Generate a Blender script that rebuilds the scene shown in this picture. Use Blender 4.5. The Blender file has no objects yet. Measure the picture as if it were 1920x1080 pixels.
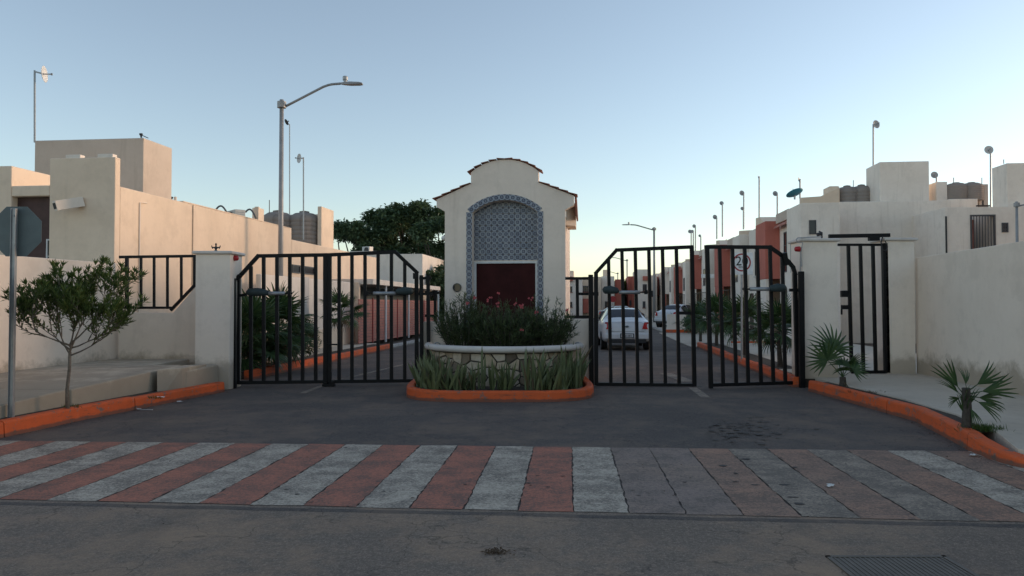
import bpy, math, random
from mathutils import Vector, Matrix
random.seed(11)
SC = bpy.context.scene
COL = SC.collection
R = math.radians
# ------------------------------------------------------------------ camera, sky, sun, exposure
F = 1400.0; EYE = 1.6; PITCH = math.atan(31.0 / F)
cam_data = bpy.data.cameras.new("camera"); cam = bpy.data.objects.new("camera", cam_data); COL.objects.link(cam)
cam_data.sensor_width = 36.0; cam_data.lens = 36.0 * F / 1920.0
cam_data.clip_start = 0.1; cam_data.clip_end = 3000
cam.location = (0, 0, EYE); cam.rotation_euler = (math.pi / 2 + PITCH, 0, 0)
SC.camera = cam
SUN_AZ, SUN_EL = R(72), R(10)  # azimuth measured from +Y towards +X
world = bpy.data.worlds.new("World"); SC.world = world; world.use_nodes = True
wn = world.node_tree; bg = wn.nodes["Background"]
sky = wn.nodes.new("ShaderNodeTexSky"); sky.sky_type = 'NISHITA'; sky.sun_disc = False
sky.sun_elevation = SUN_EL; sky.sun_rotation = SUN_AZ
sky.altitude = 0; sky.air_density = 1.0; sky.dust_density = 0.4; sky.ozone_density = 1.6
hs = wn.nodes.new('ShaderNodeHueSaturation'); hs.inputs['Saturation'].default_value = .76; wn.links.new(sky.outputs[0], hs.inputs['Color']); wn.links.new(hs.outputs[0], bg.inputs[0]); bg.inputs[1].default_value = 0.10
sun_data = bpy.data.lights.new("sun", 'SUN'); sun = bpy.data.objects.new("sun", sun_data); COL.objects.link(sun)
sun_data.energy = 0.85; sun_data.angle = R(14); sun_data.color = (1.0, 0.66, 0.42)
sdir = Vector((math.sin(SUN_AZ) * math.cos(SUN_EL), math.cos(SUN_AZ) * math.cos(SUN_EL), math.sin(SUN_EL)))
sun.rotation_euler = sdir.to_track_quat('Z', 'Y').to_euler(); sun.location = (30, 20, 30)
vs = SC.view_settings
vs.view_transform = 'Standard'; vs.look = 'None'; vs.gamma = 1; vs.use_curve_mapping = False
vs.exposure = 1.30
# ------------------------------------------------------------------ frames of reference
def P(u, v, Y):                       # pixel of the 1920x1080 photograph + distance -> world point
    cp, sp = math.cos(PITCH), math.sin(PITCH)
    a = (u - 960) / F; b = (540 - v) / F
    dy = cp - b * sp; dz = sp + b * cp
    t = Y / dy
    return Vector((a * t, Y, EYE + dz * t))
def G(u, v, z=0.0):                   # pixel -> point at height z
    cp, sp = math.cos(PITCH), math.sin(PITCH)
    a = (u - 960) / F; b = (540 - v) / F
    dy = cp - b * sp; dz = sp + b * cp
    t = (z - EYE) / dz
    return Vector((a * t, dy * t, z))
def ZV(v, Y): return P(960, v, Y).z
def XU(u, Y): return P(u, 571, Y).x
ST = math.atan(0.11); CS, SS = math.cos(ST), math.sin(ST)   # the street runs 6.3 degrees right of the view
def S(a, b, z=0.0): return Vector((CS * a + SS * b, -SS * a + CS * b, z))
def AU(u, b):                         # a on the plane b=const seen at pixel column u
    dx = (u - 960) / F; t = b / (SS * dx + CS); return t * (CS * dx - SS)
def BU(u, a):                         # b on the plane a=const seen at pixel column u
    dx = (u - 960) / F; t = a / (CS * dx - SS); return t * (SS * dx + CS)
# ------------------------------------------------------------------ mesh builder
WM = {}
class MB:
    def __init__(s): s.v = []; s.f = []
    def add(s, vs_, fs_):
        n = len(s.v); s.v += [tuple(p) for p in vs_]; s.f += [tuple(i + n for i in f) for f in fs_]
    def hexa(s, p):                   # 8 points: bottom 4 ccw, top 4 ccw
        s.add(p, [(3, 2, 1, 0), (4, 5, 6, 7), (0, 1, 5, 4), (1, 2, 6, 5), (2, 3, 7, 6), (3, 0, 4, 7)])
    def box(s, x0, x1, y0, y1, z0, z1, M=None):
        p = [Vector(q) for q in ((x0, y0, z0), (x1, y0, z0), (x1, y1, z0), (x0, y1, z0), (x0, y0, z1), (x1, y0, z1), (x1, y1, z1), (x0, y1, z1))]
        if M is not None: p = [M @ q for q in p]
        s.hexa(p)
    def sbox(s, a0, a1, b0, b1, z0, z1):
        s.hexa([S(a0, b0, z0), S(a1, b0, z0), S(a1, b1, z0), S(a0, b1, z0), S(a0, b0, z1), S(a1, b0, z1), S(a1, b1, z1), S(a0, b1, z1)])
    def bar(s, p0, p1, w, h=None, ref=None):
        p0 = Vector(p0); p1 = Vector(p1); h = w if h is None else h
        d = (p1 - p0).normalized(); ref = Vector((0, 1, 0)) if ref is None else Vector(ref)
        if abs(d.dot(ref)) > .95: ref = Vector((0, 0, 1))
        x = d.cross(ref).normalized(); y = x.cross(d).normalized()
        q = []
        for c in (p0, p1):
            for sx, sy in ((-1, -1), (1, -1), (1, 1), (-1, 1)): q.append(c + x * sx * w / 2 + y * sy * h / 2)
        s.hexa(q)
    def tube(s, pts, r, n=8, caps=True):
        pts = [Vector(p) for p in pts]; m = len(pts)
        rs = r if isinstance(r, (list, tuple)) else [r] * m
        d0 = (pts[1] - pts[0]).normalized()
        ref = Vector((0, 0, 1)) if abs(d0.z) < .9 else Vector((1, 0, 0))
        x = d0.cross(ref).normalized(); n0 = len(s.v)
        for i, p in enumerate(pts):
            d = (pts[min(i + 1, m - 1)] - pts[max(i - 1, 0)]).normalized()
            x = (x - d * x.dot(d)).normalized(); y = d.cross(x)
            for k in range(n):
                t = 2 * math.pi * k / n
                s.v.append(tuple(p + (x * math.cos(t) + y * math.sin(t)) * rs[i]))
        for i in range(m - 1):
            for k in range(n):
                a = n0 + i * n + k; b = n0 + i * n + (k + 1) % n
                s.f.append((a, b, b + n, a + n))
        if caps:
            s.f.append(tuple(n0 + k for k in range(n))[::-1]); s.f.append(tuple(n0 + (m - 1) * n + k for k in range(n)))
    def lathe(s, prof, M, n=20):      # prof: (r, h) about the local z axis of M
        n0 = len(s.v); m = len(prof)
        for r, h in prof:
            for k in range(n):
                t = 2 * math.pi * k / n
                s.v.append(tuple(M @ Vector((r * math.cos(t), r * math.sin(t), h))))
        for i in range(m - 1):
            for k in range(n):
                a = n0 + i * n + k; b = n0 + i * n + (k + 1) % n
                s.f.append((a, b, b + n, a + n))
        s.f.append(tuple(n0 + k for k in range(n))[::-1]); s.f.append(tuple(n0 + (m - 1) * n + k for k in range(n)))
    def prism(s, poly, off):          # planar polygon (3D points) extruded by vector off
        n = len(poly); poly = [Vector(p) for p in poly]; off = Vector(off)
        s.add(poly + [p + off for p in poly], [tuple(range(n)), tuple(range(2 * n - 1, n - 1, -1))] + [((i + 1) % n, i, i + n, (i + 1) % n + n) for i in range(n)])
    def sweep(s, path, prof, closed=False):   # path: ground points; prof: (sideways, height) ring, sideways to the left of travel
        m = len(path); k = len(prof); n0 = len(s.v)
        for i, p in enumerate(path):
            a = Vector(path[max(i - 1, 0)]); b = Vector(path[min(i + 1, m - 1)]); d = (b - a); d.z = 0; d.normalize()
            nrm = Vector((-d.y, d.x, 0))
            for (w, h) in prof: s.v.append(tuple(Vector(p) + nrm * w + Vector((0, 0, h))))
        for i in range(m - 1):
            for j in range(k):
                a = n0 + i * k + j; b = n0 + i * k + (j + 1) % k
                s.f.append((a, b, b + k, a + k))
        s.f.append(tuple(n0 + j for j in range(k))[::-1]); s.f.append(tuple(n0 + (m - 1) * k + j for j in range(k)))
    def leaf(s, p, d, up, L, W, fold=.25):
        d = d.normalized(); x = d.cross(up)
        if x.length < 1e-3: x = d.cross(Vector((1, 0, 0)))
        x.normalize(); nn = x.cross(d)
        m = p + d * L * .45
        n0 = len(s.v)
        s.v += [tuple(p), tuple(m + x * W / 2 + nn * W * fold), tuple(p + d * L - nn * W * .15), tuple(m - x * W / 2 + nn * W * fold)]
        s.f += [(n0, n0 + 1, n0 + 2), (n0, n0 + 2, n0 + 3)]
    def mesh(s, name, m, Mi=None, smooth=False, uvs=None):
        me = bpy.data.meshes.new(name)
        vv = s.v if Mi is None else [tuple(Mi @ Vector(p)) for p in s.v]
        me.from_pydata(vv, [], s.f); me.update()
        if m is not None: me.materials.append(m)
        if smooth: me.polygons.foreach_set("use_smooth", [True] * len(me.polygons))
        return me
    def build(s, name, m, parent=None, smooth=False, bevel=0, origin=None, label=None, kind=None, recalc=True, autosm=None):
        Mw = WM[parent.name] if parent is not None else Matrix.Identity(4)
        T = Matrix.Translation(Vector(origin)) if origin is not None else Matrix.Identity(4)
        base = T if (parent is None) else Mw
        if parent is not None and origin is not None:
            base = Matrix.Translation(Vector(origin)) @ Mw.to_3x3().to_4x4()
        me = s.mesh(name, m, base.inverted(), smooth)
        if recalc:
            import bmesh
            bm = bmesh.new(); bm.from_mesh(me); bmesh.ops.recalc_face_normals(bm, faces=bm.faces[:]); bm.to_mesh(me); bm.free()
        o = bpy.data.objects.new(name, me); COL.objects.link(o)
        if parent is not None:
            o.parent = parent; o.matrix_local = Mw.inverted() @ base
        else: o.matrix_world = base
        WM[o.name] = base
        if bevel:
            bv = o.modifiers.new("bevel", 'BEVEL'); bv.width = bevel; bv.segments = 2; bv.limit_method = 'ANGLE'; bv.angle_limit = R(50)
        if autosm:
            bpy.context.view_layer.update()
        if label: o['label'] = label
        if kind: o['kind'] = kind
        return o
def thing(name, label, cat, loc=(0, 0, 0), rz=0.0, group=None):
    o = bpy.data.objects.new(name, None); COL.objects.link(o)
    o.location = loc; o.rotation_euler = (0, 0, rz); o.empty_display_size = .2
    o['label'] = label; o['category'] = cat
    if group: o['group'] = group
    WM[o.name] = Matrix.Translation(Vector(loc)) @ Matrix.Rotation(rz, 4, 'Z')
    return o
def tag(o, label, cat, group=None):
    o['label'] = label; o['category'] = cat
    if group: o['group'] = group
    return o
def dup(root, loc, rz=0.0, label=None, scale=1.0):
    def cp(o, par):
        c = o.copy(); COL.objects.link(c)
        if par is not None: c.parent = par
        for ch in o.children: cp(ch, c)
        return c
    r = cp(root, None); r.location = loc; r.rotation_euler = (0, 0, rz); r.scale = (scale,) * 3
    if label: r['label'] = label
    return r
def instance(name, me, parent, M):       # a piece that shares mesh data, placed by world matrix M
    o = bpy.data.objects.new(name, me); COL.objects.link(o)
    if parent is not None: o.parent = parent; o.matrix_local = WM[parent.name].inverted() @ M
    else: o.matrix_world = M
    WM[o.name] = M
    return o
# ------------------------------------------------------------------ materials
def nmat(name):
    m = bpy.data.materials.new(name); m.use_nodes = True
    nt = m.node_tree; b = nt.nodes["Principled BSDF"]
    return m, nt, b
def N(nt, t, **kw):
    n = nt.nodes.new(t)
    for k, v in kw.items():
        if k in n.inputs.keys(): n.inputs[k].default_value = v
        else: setattr(n, k, v)
    return n
def coords(nt, space='Object', scale=(1, 1, 1)):
    tc = N(nt, "ShaderNodeTexCoord"); mp = N(nt, "ShaderNodeMapping"); mp.inputs["Scale"].default_value = scale
    nt.links.new(tc.outputs[space], mp.inputs[0]); return mp.outputs[0]
def noise(nt, vec, sc, det=4, ro=.6):
    n = N(nt, "ShaderNodeTexNoise", Scale=sc, Detail=det, Roughness=ro); nt.links.new(vec, n.inputs["Vector"]); return n.outputs["Fac"]
def ramp(nt, fac, stops):
    r = N(nt, "ShaderNodeValToRGB"); el = r.color_ramp.elements
    while len(el) < len(stops): el.new(.5)
    for e, (p, c) in zip(el, stops): e.position = p; e.color = (c[0], c[1], c[2], 1) if not isinstance(c, (int, float)) else (c, c, c, 1)
    nt.links.new(fac, r.inputs[0]); return r.outputs[0]
def mix(nt, fac, a, b, mode='MIX'):
    m = N(nt, "ShaderNodeMix", data_type='RGBA', blend_type=mode)
    if isinstance(fac, (int, float)): m.inputs[0].default_value = fac
    else: nt.links.new(fac, m.inputs[0])
    for i, c in ((6, a), (7, b)):
        if isinstance(c, (tuple, list)): m.inputs[i].default_value = (c[0], c[1], c[2], 1)
        else: nt.links.new(c, m.inputs[i])
    return m.outputs[2]
def bump(nt, b, h, strength=.3, dist=.01):
    bp = N(nt, "ShaderNodeBump", Strength=strength, Distance=dist); nt.links.new(h, bp.inputs["Height"]); nt.links.new(bp.outputs[0], b.inputs["Normal"])
def plain(name, c, rough=.5, metal=0.0, var=.12, sc=6, bmp=.15, spec=.5):
    m, nt, b = nmat(name); v = coords(nt)
    n = noise(nt, v, sc, 5)
    col = ramp(nt, n, [(.3, [x * (1 - var) for x in c]), (.7, [min(1, x * (1 + var)) for x in c])])
    nt.links.new(col, b.inputs["Base Color"]); b.inputs["Roughness"].default_value = rough; b.inputs["Metallic"].default_value = metal
    b.inputs["Specular IOR Level"].default_value = spec
    if bmp: bump(nt, b, noise(nt, v, sc * 12, 3), bmp, .004)
    return m
def stucco(name, c, stain=(.30, .24, .17), amt=.35, streak=.35, foot=False, rough=.85):
    m, nt, b = nmat(name); v = coords(nt)
    big = noise(nt, v, .55, 5, .65); fine = noise(nt, v, 9, 6, .7)
    col = mix(nt, ramp(nt, big, [(.42, 0.0), (.72, 1.0)]), c, [c[0] * .86, c[1] * .84, c[2] * .82])
    col = mix(nt, ramp(nt, fine, [(.3, 0.0), (.8, .5)]), col, [min(1, x * 1.07) for x in c])
    pat = noise(nt, v, 1.7, 7, .7)
    col = mix(nt, ramp(nt, pat, [(.50, 0.0), (.62, .5)]), col, [c[0] * .84, c[1] * .83, c[2] * .82])
    spk = noise(nt, v, 14, 6, .75)
    col = mix(nt, ramp(nt, spk, [(.64, 0.0), (.72, .4)]), col, [c[0] * .62, c[1] * .58, c[2] * .53])
    sv = coords(nt, 'Object', (3.2, 3.2, .28)); sn = noise(nt, sv, 1.6, 6, .62)
    f = N(nt, "ShaderNodeMath", operation='MULTIPLY'); nt.links.new(ramp(nt, sn, [(.55, 0.0), (.80, 1.0)]), f.inputs[0]); f.inputs[1].default_value = streak
    col = mix(nt, f.outputs[0], col, stain)
    if foot:                             # rising damp and splashed soil near the ground
        g = N(nt, "ShaderNodeNewGeometry"); sp = N(nt, "ShaderNodeSeparateXYZ"); nt.links.new(g.outputs["Position"], sp.inputs[0])
        wob = N(nt, "ShaderNodeMath", operation='MULTIPLY_ADD'); nt.links.new(noise(nt, v, 2.4, 6, .7), wob.inputs[0]); wob.inputs[1].default_value = -.9; nt.links.new(sp.outputs[2], wob.inputs[2])
        rr = ramp(nt, wob.outputs[0], [(0.0, 1.0), (.22, 0.0)])
        f2 = N(nt, "ShaderNodeMath", operation='MULTIPLY'); nt.links.new(rr, f2.inputs[0]); f2.inputs[1].default_value = amt
        col = mix(nt, f2.outputs[0], col, stain)
    nt.links.new(col, b.inputs["Base Color"]); b.inputs["Roughness"].default_value = rough; b.inputs["Specular IOR Level"].default_value = .25
    h = N(nt, "ShaderNodeMath", operation='MULTIPLY_ADD'); nt.links.new(noise(nt, v, 60, 4, .7), h.inputs[0]); h.inputs[1].default_value = .35; nt.links.new(noise(nt, v, 5, 4), h.inputs[2])
    bump(nt, b, h.outputs[0], .28, .012)
    return m
def asphalt(name, c, agg=.5, patch=.3):
    m, nt, b = nmat(name); v = coords(nt)
    big = noise(nt, v, .35, 6, .65); mid = noise(nt, v, 2.3, 6, .7); fin = noise(nt, v, 55, 3, .8)
    lv = coords(nt, 'Object', (.9, .12, 1)); lane = noise(nt, lv, .8, 4, .5)
    col = mix(nt, ramp(nt, big, [(.35, 0.0), (.7, 1.0)]), [x * (1 - patch) for x in c], [x * (1 + patch) for x in c])
    col = mix(nt, ramp(nt, lane, [(.4, 0.0), (.65, .4)]), col, [c[0] * .75, c[1] * .75, c[2] * .78])
    col = mix(nt, ramp(nt, mid, [(.35, 0.0), (.75, .45)]), col, [c[0] * 1.25, c[1] * 1.2, c[2] * 1.1])
    vo = N(nt, "ShaderNodeTexVoronoi", Scale=150.0); nt.links.new(v, vo.inputs["Vector"])
    sp = ramp(nt, vo.outputs["Color"], [(.45, 0.0), (.95, agg)])
    col = mix(nt, sp, col, [c[0] * 2.4, c[1] * 2.3, c[2] * 2.1])
    col = mix(nt, ramp(nt, fin, [(.35, .6), (.6, 0.0)]), col, [x * .45 for x in c])
    grit = noise(nt, v, 24, 5, .85)
    col = mix(nt, ramp(nt, grit, [(.38, .55), (.52, 0.0)]), col, [x * .55 for x in c])
    col = mix(nt, ramp(nt, grit, [(.54, 0.0), (.70, .55)]), col, [c[0] * 1.7, c[1] * 1.62, c[2] * 1.5])
    blot = noise(nt, v, .7, 8, .78)
    col = mix(nt, ramp(nt, blot, [(.46, 0.0), (.64, .75)]), col, [c[0] * 1.65, c[1] * 1.42, c[2] * 1.16])
    sm = noise(nt, coords(nt, 'Object', (1, .35, 1)), 1.7, 7, .7)
    col = mix(nt, ramp(nt, sm, [(.55, 0.0), (.7, .45)]), col, [x * .6 for x in c])
    # oil drips and dark wear
    spot = noise(nt, coords(nt, 'Object', (1.0, 1.8, 1)), 3.1, 6, .75)
    col = mix(nt, ramp(nt, spot, [(.66, 0.0), (.71, .6)]), col, [x * .32 for x in c])
    # fine cracks
    cv = N(nt, "ShaderNodeTexVoronoi", Scale=.8, feature='DISTANCE_TO_EDGE'); wv = N(nt, "ShaderNodeVectorMath", operation='ADD')
    cn = N(nt, "ShaderNodeTexNoise", Scale=2.5, Detail=5.0); nt.links.new(v, cn.inputs["Vector"]); nt.links.new(v, wv.inputs[0]); nt.links.new(cn.outputs["Color"], wv.inputs[1]); nt.links.new(wv.outputs[0], cv.inputs["Vector"])
    col = mix(nt, ramp(nt, cv.outputs["Distance"], [(0.0, .7), (.008, 0.0)]), col, [x * .3 for x in c])
    nt.links.new(col, b.inputs["Base Color"]); b.inputs["Roughness"].default_value = .9; b.inputs["Specular IOR Level"].default_value = .3
    bump(nt, b, vo.outputs["Distance"], .55, .006)
    return m
def roadpaint(name, c, under, worn, tint=None):
    m, nt, b = nmat(name); v = coords(nt)
    fin = noise(nt, v, 38, 5, .8); mid = noise(nt, v, 3.0, 6, .72); big = noise(nt, v, .6, 4)
    col = mix(nt, ramp(nt, mid, [(.3, 0.0), (.75, .7)]), c, [x * .72 for x in c])
    if tint: col = mix(nt, ramp(nt, big, [(.4, 0.0), (.6, .8)]), col, tint)
    chip = N(nt, "ShaderNodeMath", operation='MULTIPLY_ADD'); nt.links.new(mid, chip.inputs[0]); chip.inputs[1].default_value = .7; nt.links.new(fin, chip.inputs[2])
    lo = .62 + (1 - worn) * .38
    col = mix(nt, ramp(nt, chip.outputs[0], [(min(.98, lo), 0.0), (min(1, lo + .12), .85)]), col, under)
    vo = N(nt, "ShaderNodeTexVoronoi", Scale=120.0); nt.links.new(v, vo.inputs["Vector"])
    col = mix(nt, ramp(nt, vo.outputs["Distance"], [(.0, .0), (.6, .35)]), col, [x * .5 for x in c])
    grit = noise(nt, v, 22, 5, .85)
    col = mix(nt, ramp(nt, grit, [(.40, .45), (.55, 0.0)]), col, [x * .8 for x in under])
    dirt = noise(nt, coords(nt, 'Object', (.5, 2.6, 1)), 2.2, 6, .7)
    col = mix(nt, ramp(nt, dirt, [(.52, 0.0), (.8, .6)]), col, [x * .9 for x in under])
    nt.links.new(col, b.inputs["Base Color"]); b.inputs["Roughness"].default_value = .8; b.inputs["Specular IOR Level"].default_value = .3
    bump(nt, b, vo.outputs["Distance"], .4, .005)
    return m
def kerbpaint(name, c, worn=.5):
    m, nt, b = nmat(name); v = coords(nt)
    mid = noise(nt, v, 4.0, 6, .7); fin = noise(nt, v, 30, 5, .7)
    col = mix(nt, ramp(nt, mid, [(.35, 0.0), (.7, .8)]), c, [c[0] * .78, c[1] * .8, c[2] * .9])
    ch = N(nt, "ShaderNodeMath", operation='MULTIPLY_ADD'); nt.links.new(fin, ch.inputs[0]); ch.inputs[1].default_value = .35; nt.links.new(mid, ch.inputs[2])
    col = mix(nt, ramp(nt, ch.outputs[0], [(.80 - worn * .1, 0.0), (.86 - worn * .1, .85)]), col, (.16, .14, .12))
    scf = noise(nt, coords(nt, 'Object', (1, 1, 7)), 3.0, 6, .7)
    col = mix(nt, ramp(nt, scf, [(.56, 0.0), (.68, .6)]), col, (.10, .06, .04))
    cav = noise(nt, v, 9, 6, .8)
    col = mix(nt, ramp(nt, cav, [(.61, 0.0), (.66, .8)]), col, (.26, .20, .16))
    g = N(nt, "ShaderNodeNewGeometry"); sp = N(nt, "ShaderNodeSeparateXYZ"); nt.links.new(g.outputs["Position"], sp.inputs[0])
    a = N(nt, "ShaderNodeMath", operation='MULTIPLY_ADD'); nt.links.new(mid, a.inputs[0]); a.inputs[1].default_value = -.08; nt.links.new(sp.outputs[2], a.inputs[2])
    col = mix(nt, ramp(nt, a.outputs[0], [(0.0, .75), (.02, 0.0)]), col, (.09, .07, .055))
    nt.links.new(col, b.inputs["Base Color"]); b.inputs["Roughness"].default_value = .7; b.inputs["Specular IOR Level"].default_value = .3
    bump(nt, b, fin, .4, .006)
    return m
def foliage(name, c1, c2, rough=.45, trans=.25):
    m, nt, b = nmat(name); g = N(nt, "ShaderNodeNewGeometry")
    col = ramp(nt, g.outputs["Random Per Island"], [(0.0, c1), (1.0, c2)])
    nt.links.new(col, b.inputs["Base Color"]); b.inputs["Roughness"].default_value = rough; b.inputs["Specular IOR Level"].default_value = .4
    if trans:
        out = nt.nodes["Material Output"]; tr = N(nt, "ShaderNodeBsdfTranslucent"); mx = N(nt, "ShaderNodeMixShader"); mx.inputs[0].default_value = trans
        nt.links.new(col, tr.inputs[0]); nt.links.new(b.outputs[0], mx.inputs[1]); nt.links.new(tr.outputs[0], mx.inputs[2]); nt.links.new(mx.outputs[0], out.inputs[0])
    return m
def tilemat():
    m, nt, b = nmat("painted_talavera_tile")
    tc = N(nt, "ShaderNodeTexCoord"); sp = N(nt, "ShaderNodeSeparateXYZ"); nt.links.new(tc.outputs["Object"], sp.inputs[0])
    def M(op, a, b_=None, c_=None):
        n = N(nt, "ShaderNodeMath", operation=op)
        for i, q in enumerate((a, b_, c_)):
            if q is None: continue
            if isinstance(q, (int, float)): n.inputs[i].default_value = q
            else: nt.links.new(q, n.inputs[i])
        return n.outputs[0]
    T = .0639                               # half the tile
    x = M('DIVIDE', sp.outputs[0], T); z = M('DIVIDE', sp.outputs[2], T)   # -1..1
    r = M('SQRT', M('ADD', M('MULTIPLY', x, x), M('MULTIPLY', z, z)))
    th = M('ARCTAN2', z, x)
    pet = M('MULTIPLY', M('COSINE', M('MULTIPLY', th, 8.0)), .07)
    rr = M('ADD', r, pet)
    def band(v_, lo, hi): return M('MULTIPLY', M('GREATER_THAN', v_, lo), M('LESS_THAN', v_, hi))
    ring = band(rr, .24, .66); dot = M('LESS_THAN', r, .13)
    ax = M('ABSOLUTE', x); az = M('ABSOLUTE', z)
    cx = M('SUBTRACT', 1.0, ax); cz = M('SUBTRACT', 1.0, az)
    rc = M('SQRT', M('ADD', M('MULTIPLY', cx, cx), M('MULTIPLY', cz, cz)))
    tc2 = M('ARCTAN2', cz, cx); rc2 = M('ADD', rc, M('MULTIPLY', M('COSINE', M('MULTIPLY', tc2, 8.0)), .06))
    cor = band(rc2, .12, .42)
    dg = M('ABSOLUTE', M('SUBTRACT', ax, az)); stem = M('MULTIPLY', M('LESS_THAN', dg, .07), band(r, .62, 1.05))
    edge = M('GREATER_THAN', M('MAXIMUM', ax, az), .93)
    ink = M('MINIMUM', 1.0, M('ADD', M('ADD', M('ADD', ring, dot), M('ADD', cor, stem)), M('MULTIPLY', edge, .6)))
    nz = noise(nt, tc.outputs["Object"], 40, 3)
    ink = M('MULTIPLY', ink, M('ADD', .7, M('MULTIPLY', nz, .5)))
    oi = N(nt, "ShaderNodeObjectInfo")
    blue = ramp(nt, oi.outputs["Random"], [(0.0, (.008, .013, .05)), (1.0, (.018, .028, .08))])
    white = ramp(nt, oi.outputs["Random"], [(0.0, (.22, .26, .33)), (1.0, (.34, .37, .41))])
    col = mix(nt, ink, white, blue)
    nt.links.new(col, b.inputs["Base Color"]); b.inputs["Roughness"].default_value = .28
    bump(nt, b, nz, .1, .002)
    return m
M_ = {}
M_['cream'] = stucco('cream_stucco', (.79, .635, .49), streak=.14)
M_['cream2'] = stucco('pale_cream_stucco', (.82, .735, .645))
M_['wallc'] = stucco('boundary_wall_stucco', (.78, .67, .56), amt=.75, foot=True, streak=.10)
M_['pillar'] = stucco('pillar_stucco', (.82, .72, .62), amt=.6, foot=True, streak=.12)
M_['gatehouse'] = stucco('gatehouse_stucco', (.85, .735, .63), streak=.2)
M_['roofgrey'] = stucco('weathered_parapet', (.58, .485, .405), streak=.5)
M_['redst'] = stucco('terracotta_red_stucco', (.50, .16, .12), stain=(.20, .07, .05), streak=.3)
M_['concrete'] = stucco('old_concrete', (.54, .47, .37), stain=(.16, .14, .11), streak=.0, amt=.5, foot=True)
M_['slab'] = stucco('sidewalk_concrete', (.54, .475, .39), stain=(.18, .17, .14), streak=.3)
M_['whitetrim'] = plain('white_trim', (.62, .63, .63), .6)
M_['coping'] = stucco('painted_coping', (.62, .58, .54), streak=.3)
M_['road'] = asphalt('entrance_asphalt', (.118, .101, .093), .35)
M_['street'] = asphalt('street_asphalt', (.215, .172, .140), .55, .22)
M_['terrain'] = asphalt('dusty_ground', (.16, .135, .105), .3)
M_['kerb'] = kerbpaint('orange_kerb_paint', (.66, .115, .03))
M_['kerbw'] = kerbpaint('pale_kerb_paint', (.42, .40, .37))
U = (.125, .105, .09)
M_['pw'] = roadpaint('white_road_paint', (.64, .55, .44), U, .5)
M_['po'] = roadpaint('orange_road_paint', (.56, .21, .135), U, .5)
M_['pw2'] = roadpaint('worn_white_road_paint', (.45, .365, .28), U, .6)
M_['po2'] = roadpaint('worn_orange_road_paint', (.48, .27, .18), U, .5, (.34, .235, .175))
M_['pg'] = roadpaint('scrubbed_road_paint', (.34, .26, .22), U, .45, (.38, .27, .20))
M_['black'] = plain('black_gate_paint', (.006, .006, .007), .5, 0, .3, 10, .1, .22)
M_['blackm'] = plain('matt_black', (.02, .02, .022), .6)
M_['galv'] = plain('galvanised_steel', (.33, .34, .35), .45, .6, .15, 8)
M_['lampgrey'] = plain('lamp_grey_paint', (.30, .30, .30), .5, .2)
M_['signback_shade'] = plain('grey_sign_back_and_shade', (.10, .13, .135), .6, .1)
M_['motor'] = plain('dark_green_grey_housing', (.035, .050, .052), .6, 0, .2, 8, .1, .25)
M_['darkglass'] = plain('dark_window_glass', (.018, .02, .026), .08, 0, .3, 1.5, 0)
M_['framed'] = plain('dark_window_frame', (.05, .05, .055), .5)
M_['brownint'] = plain('dark_brown_shutter', (.07, .035, .03), .7, 0, .3, 3)
M_['maroon'] = plain('maroon_panel', (.045, .010, .010), .7, 0, .35, 2.2, .1, .15)
M_['slatred'] = plain('terracotta_slat', (.42, .17, .13), .75, 0, .2, 4)
M_['slatred2'] = plain('deep_red_post', (.25, .03, .025), .7)
M_['rooftile'] = plain('clay_roof_tile', (.27, .115, .08), .8, 0, .35, 7, .4)
M_['tank'] = stucco('stained_water_tank', (.27, .235, .21), stain=(.10, .08, .075), streak=.85)
M_['dish'] = plain('dish_grey', (.50, .50, .49), .5)
M_['dishdark'] = plain('dish_mesh_grey', (.34, .34, .34), .5)
M_['teal'] = plain('teal_dish', (.03, .20, .26), .5)
M_['acwhite'] = plain('ac_white', (.50, .50, .47), .55)
M_['pipe'] = plain('pipe_insulation', (.10, .11, .12), .7)
M_['red'] = plain('red_plastic', (.35, .01, .015), .35)
M_['soil'] = plain('dark_soil', (.05, .038, .028), .95, 0, .5, 14, .8)
def stonemat():
    m, nt, b = nmat('limestone_facing'); v = coords(nt); oi = N(nt, "ShaderNodeObjectInfo")
    base = ramp(nt, oi.outputs["Random"], [(0.0, (.13, .10, .075)), (.14, (.30, .23, .16)), (.2, (.44, .34, .23)), (.6, (.56, .45, .32)), (1.0, (.60, .52, .42))])
    col = mix(nt, ramp(nt, noise(nt, v, 11, 6, .7), [(.35, 0.0), (.7, .7)]), base, (.22, .17, .12), 'MULTIPLY') if False else mix(nt, ramp(nt, noise(nt, v, 11, 6, .7), [(.45, 0.0), (.75, .6)]), base, (.20, .15, .10))
    nt.links.new(col, b.inputs["Base Color"]); b.inputs["Roughness"].default_value = .9; bump(nt, b, noise(nt, v, 35, 6, .8), .8, .012); return m
M_['stone'] = stonemat()
M_['grout'] = plain('dark_mortar', (.07, .06, .05), .95, 0, .3, 20, .6)
M_['bark'] = plain('pale_bark', (.17, .14, .11), .85, 0, .35, 25, .8)
M_['barkd'] = plain('dark_bark', (.06, .05, .04), .9, 0, .35, 25, .8)
M_['litter'] = plain('white_litter', (.6, .6, .58), .6)
M_['stain'] = plain('dark_oil_stain', (.060, .052, .048), .75, 0, .3, 20, .2, .3)
M_['drain'] = plain('iron_grate', (.13, .11, .09), .6, .5)
M_['leaf'] = foliage('young_tree_leaf', (.04, .08, .022), (.15, .20, .055))
M_['leafd'] = foliage('dark_tree_leaf', (.04, .08, .042), (.12, .17, .08))
M_['leafy'] = foliage('yellow_green_leaf', (.08, .11, .02), (.16, .17, .03))
M_['oleander'] = foliage('oleander_leaf', (.035, .065, .028), (.13, .16, .07))
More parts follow.
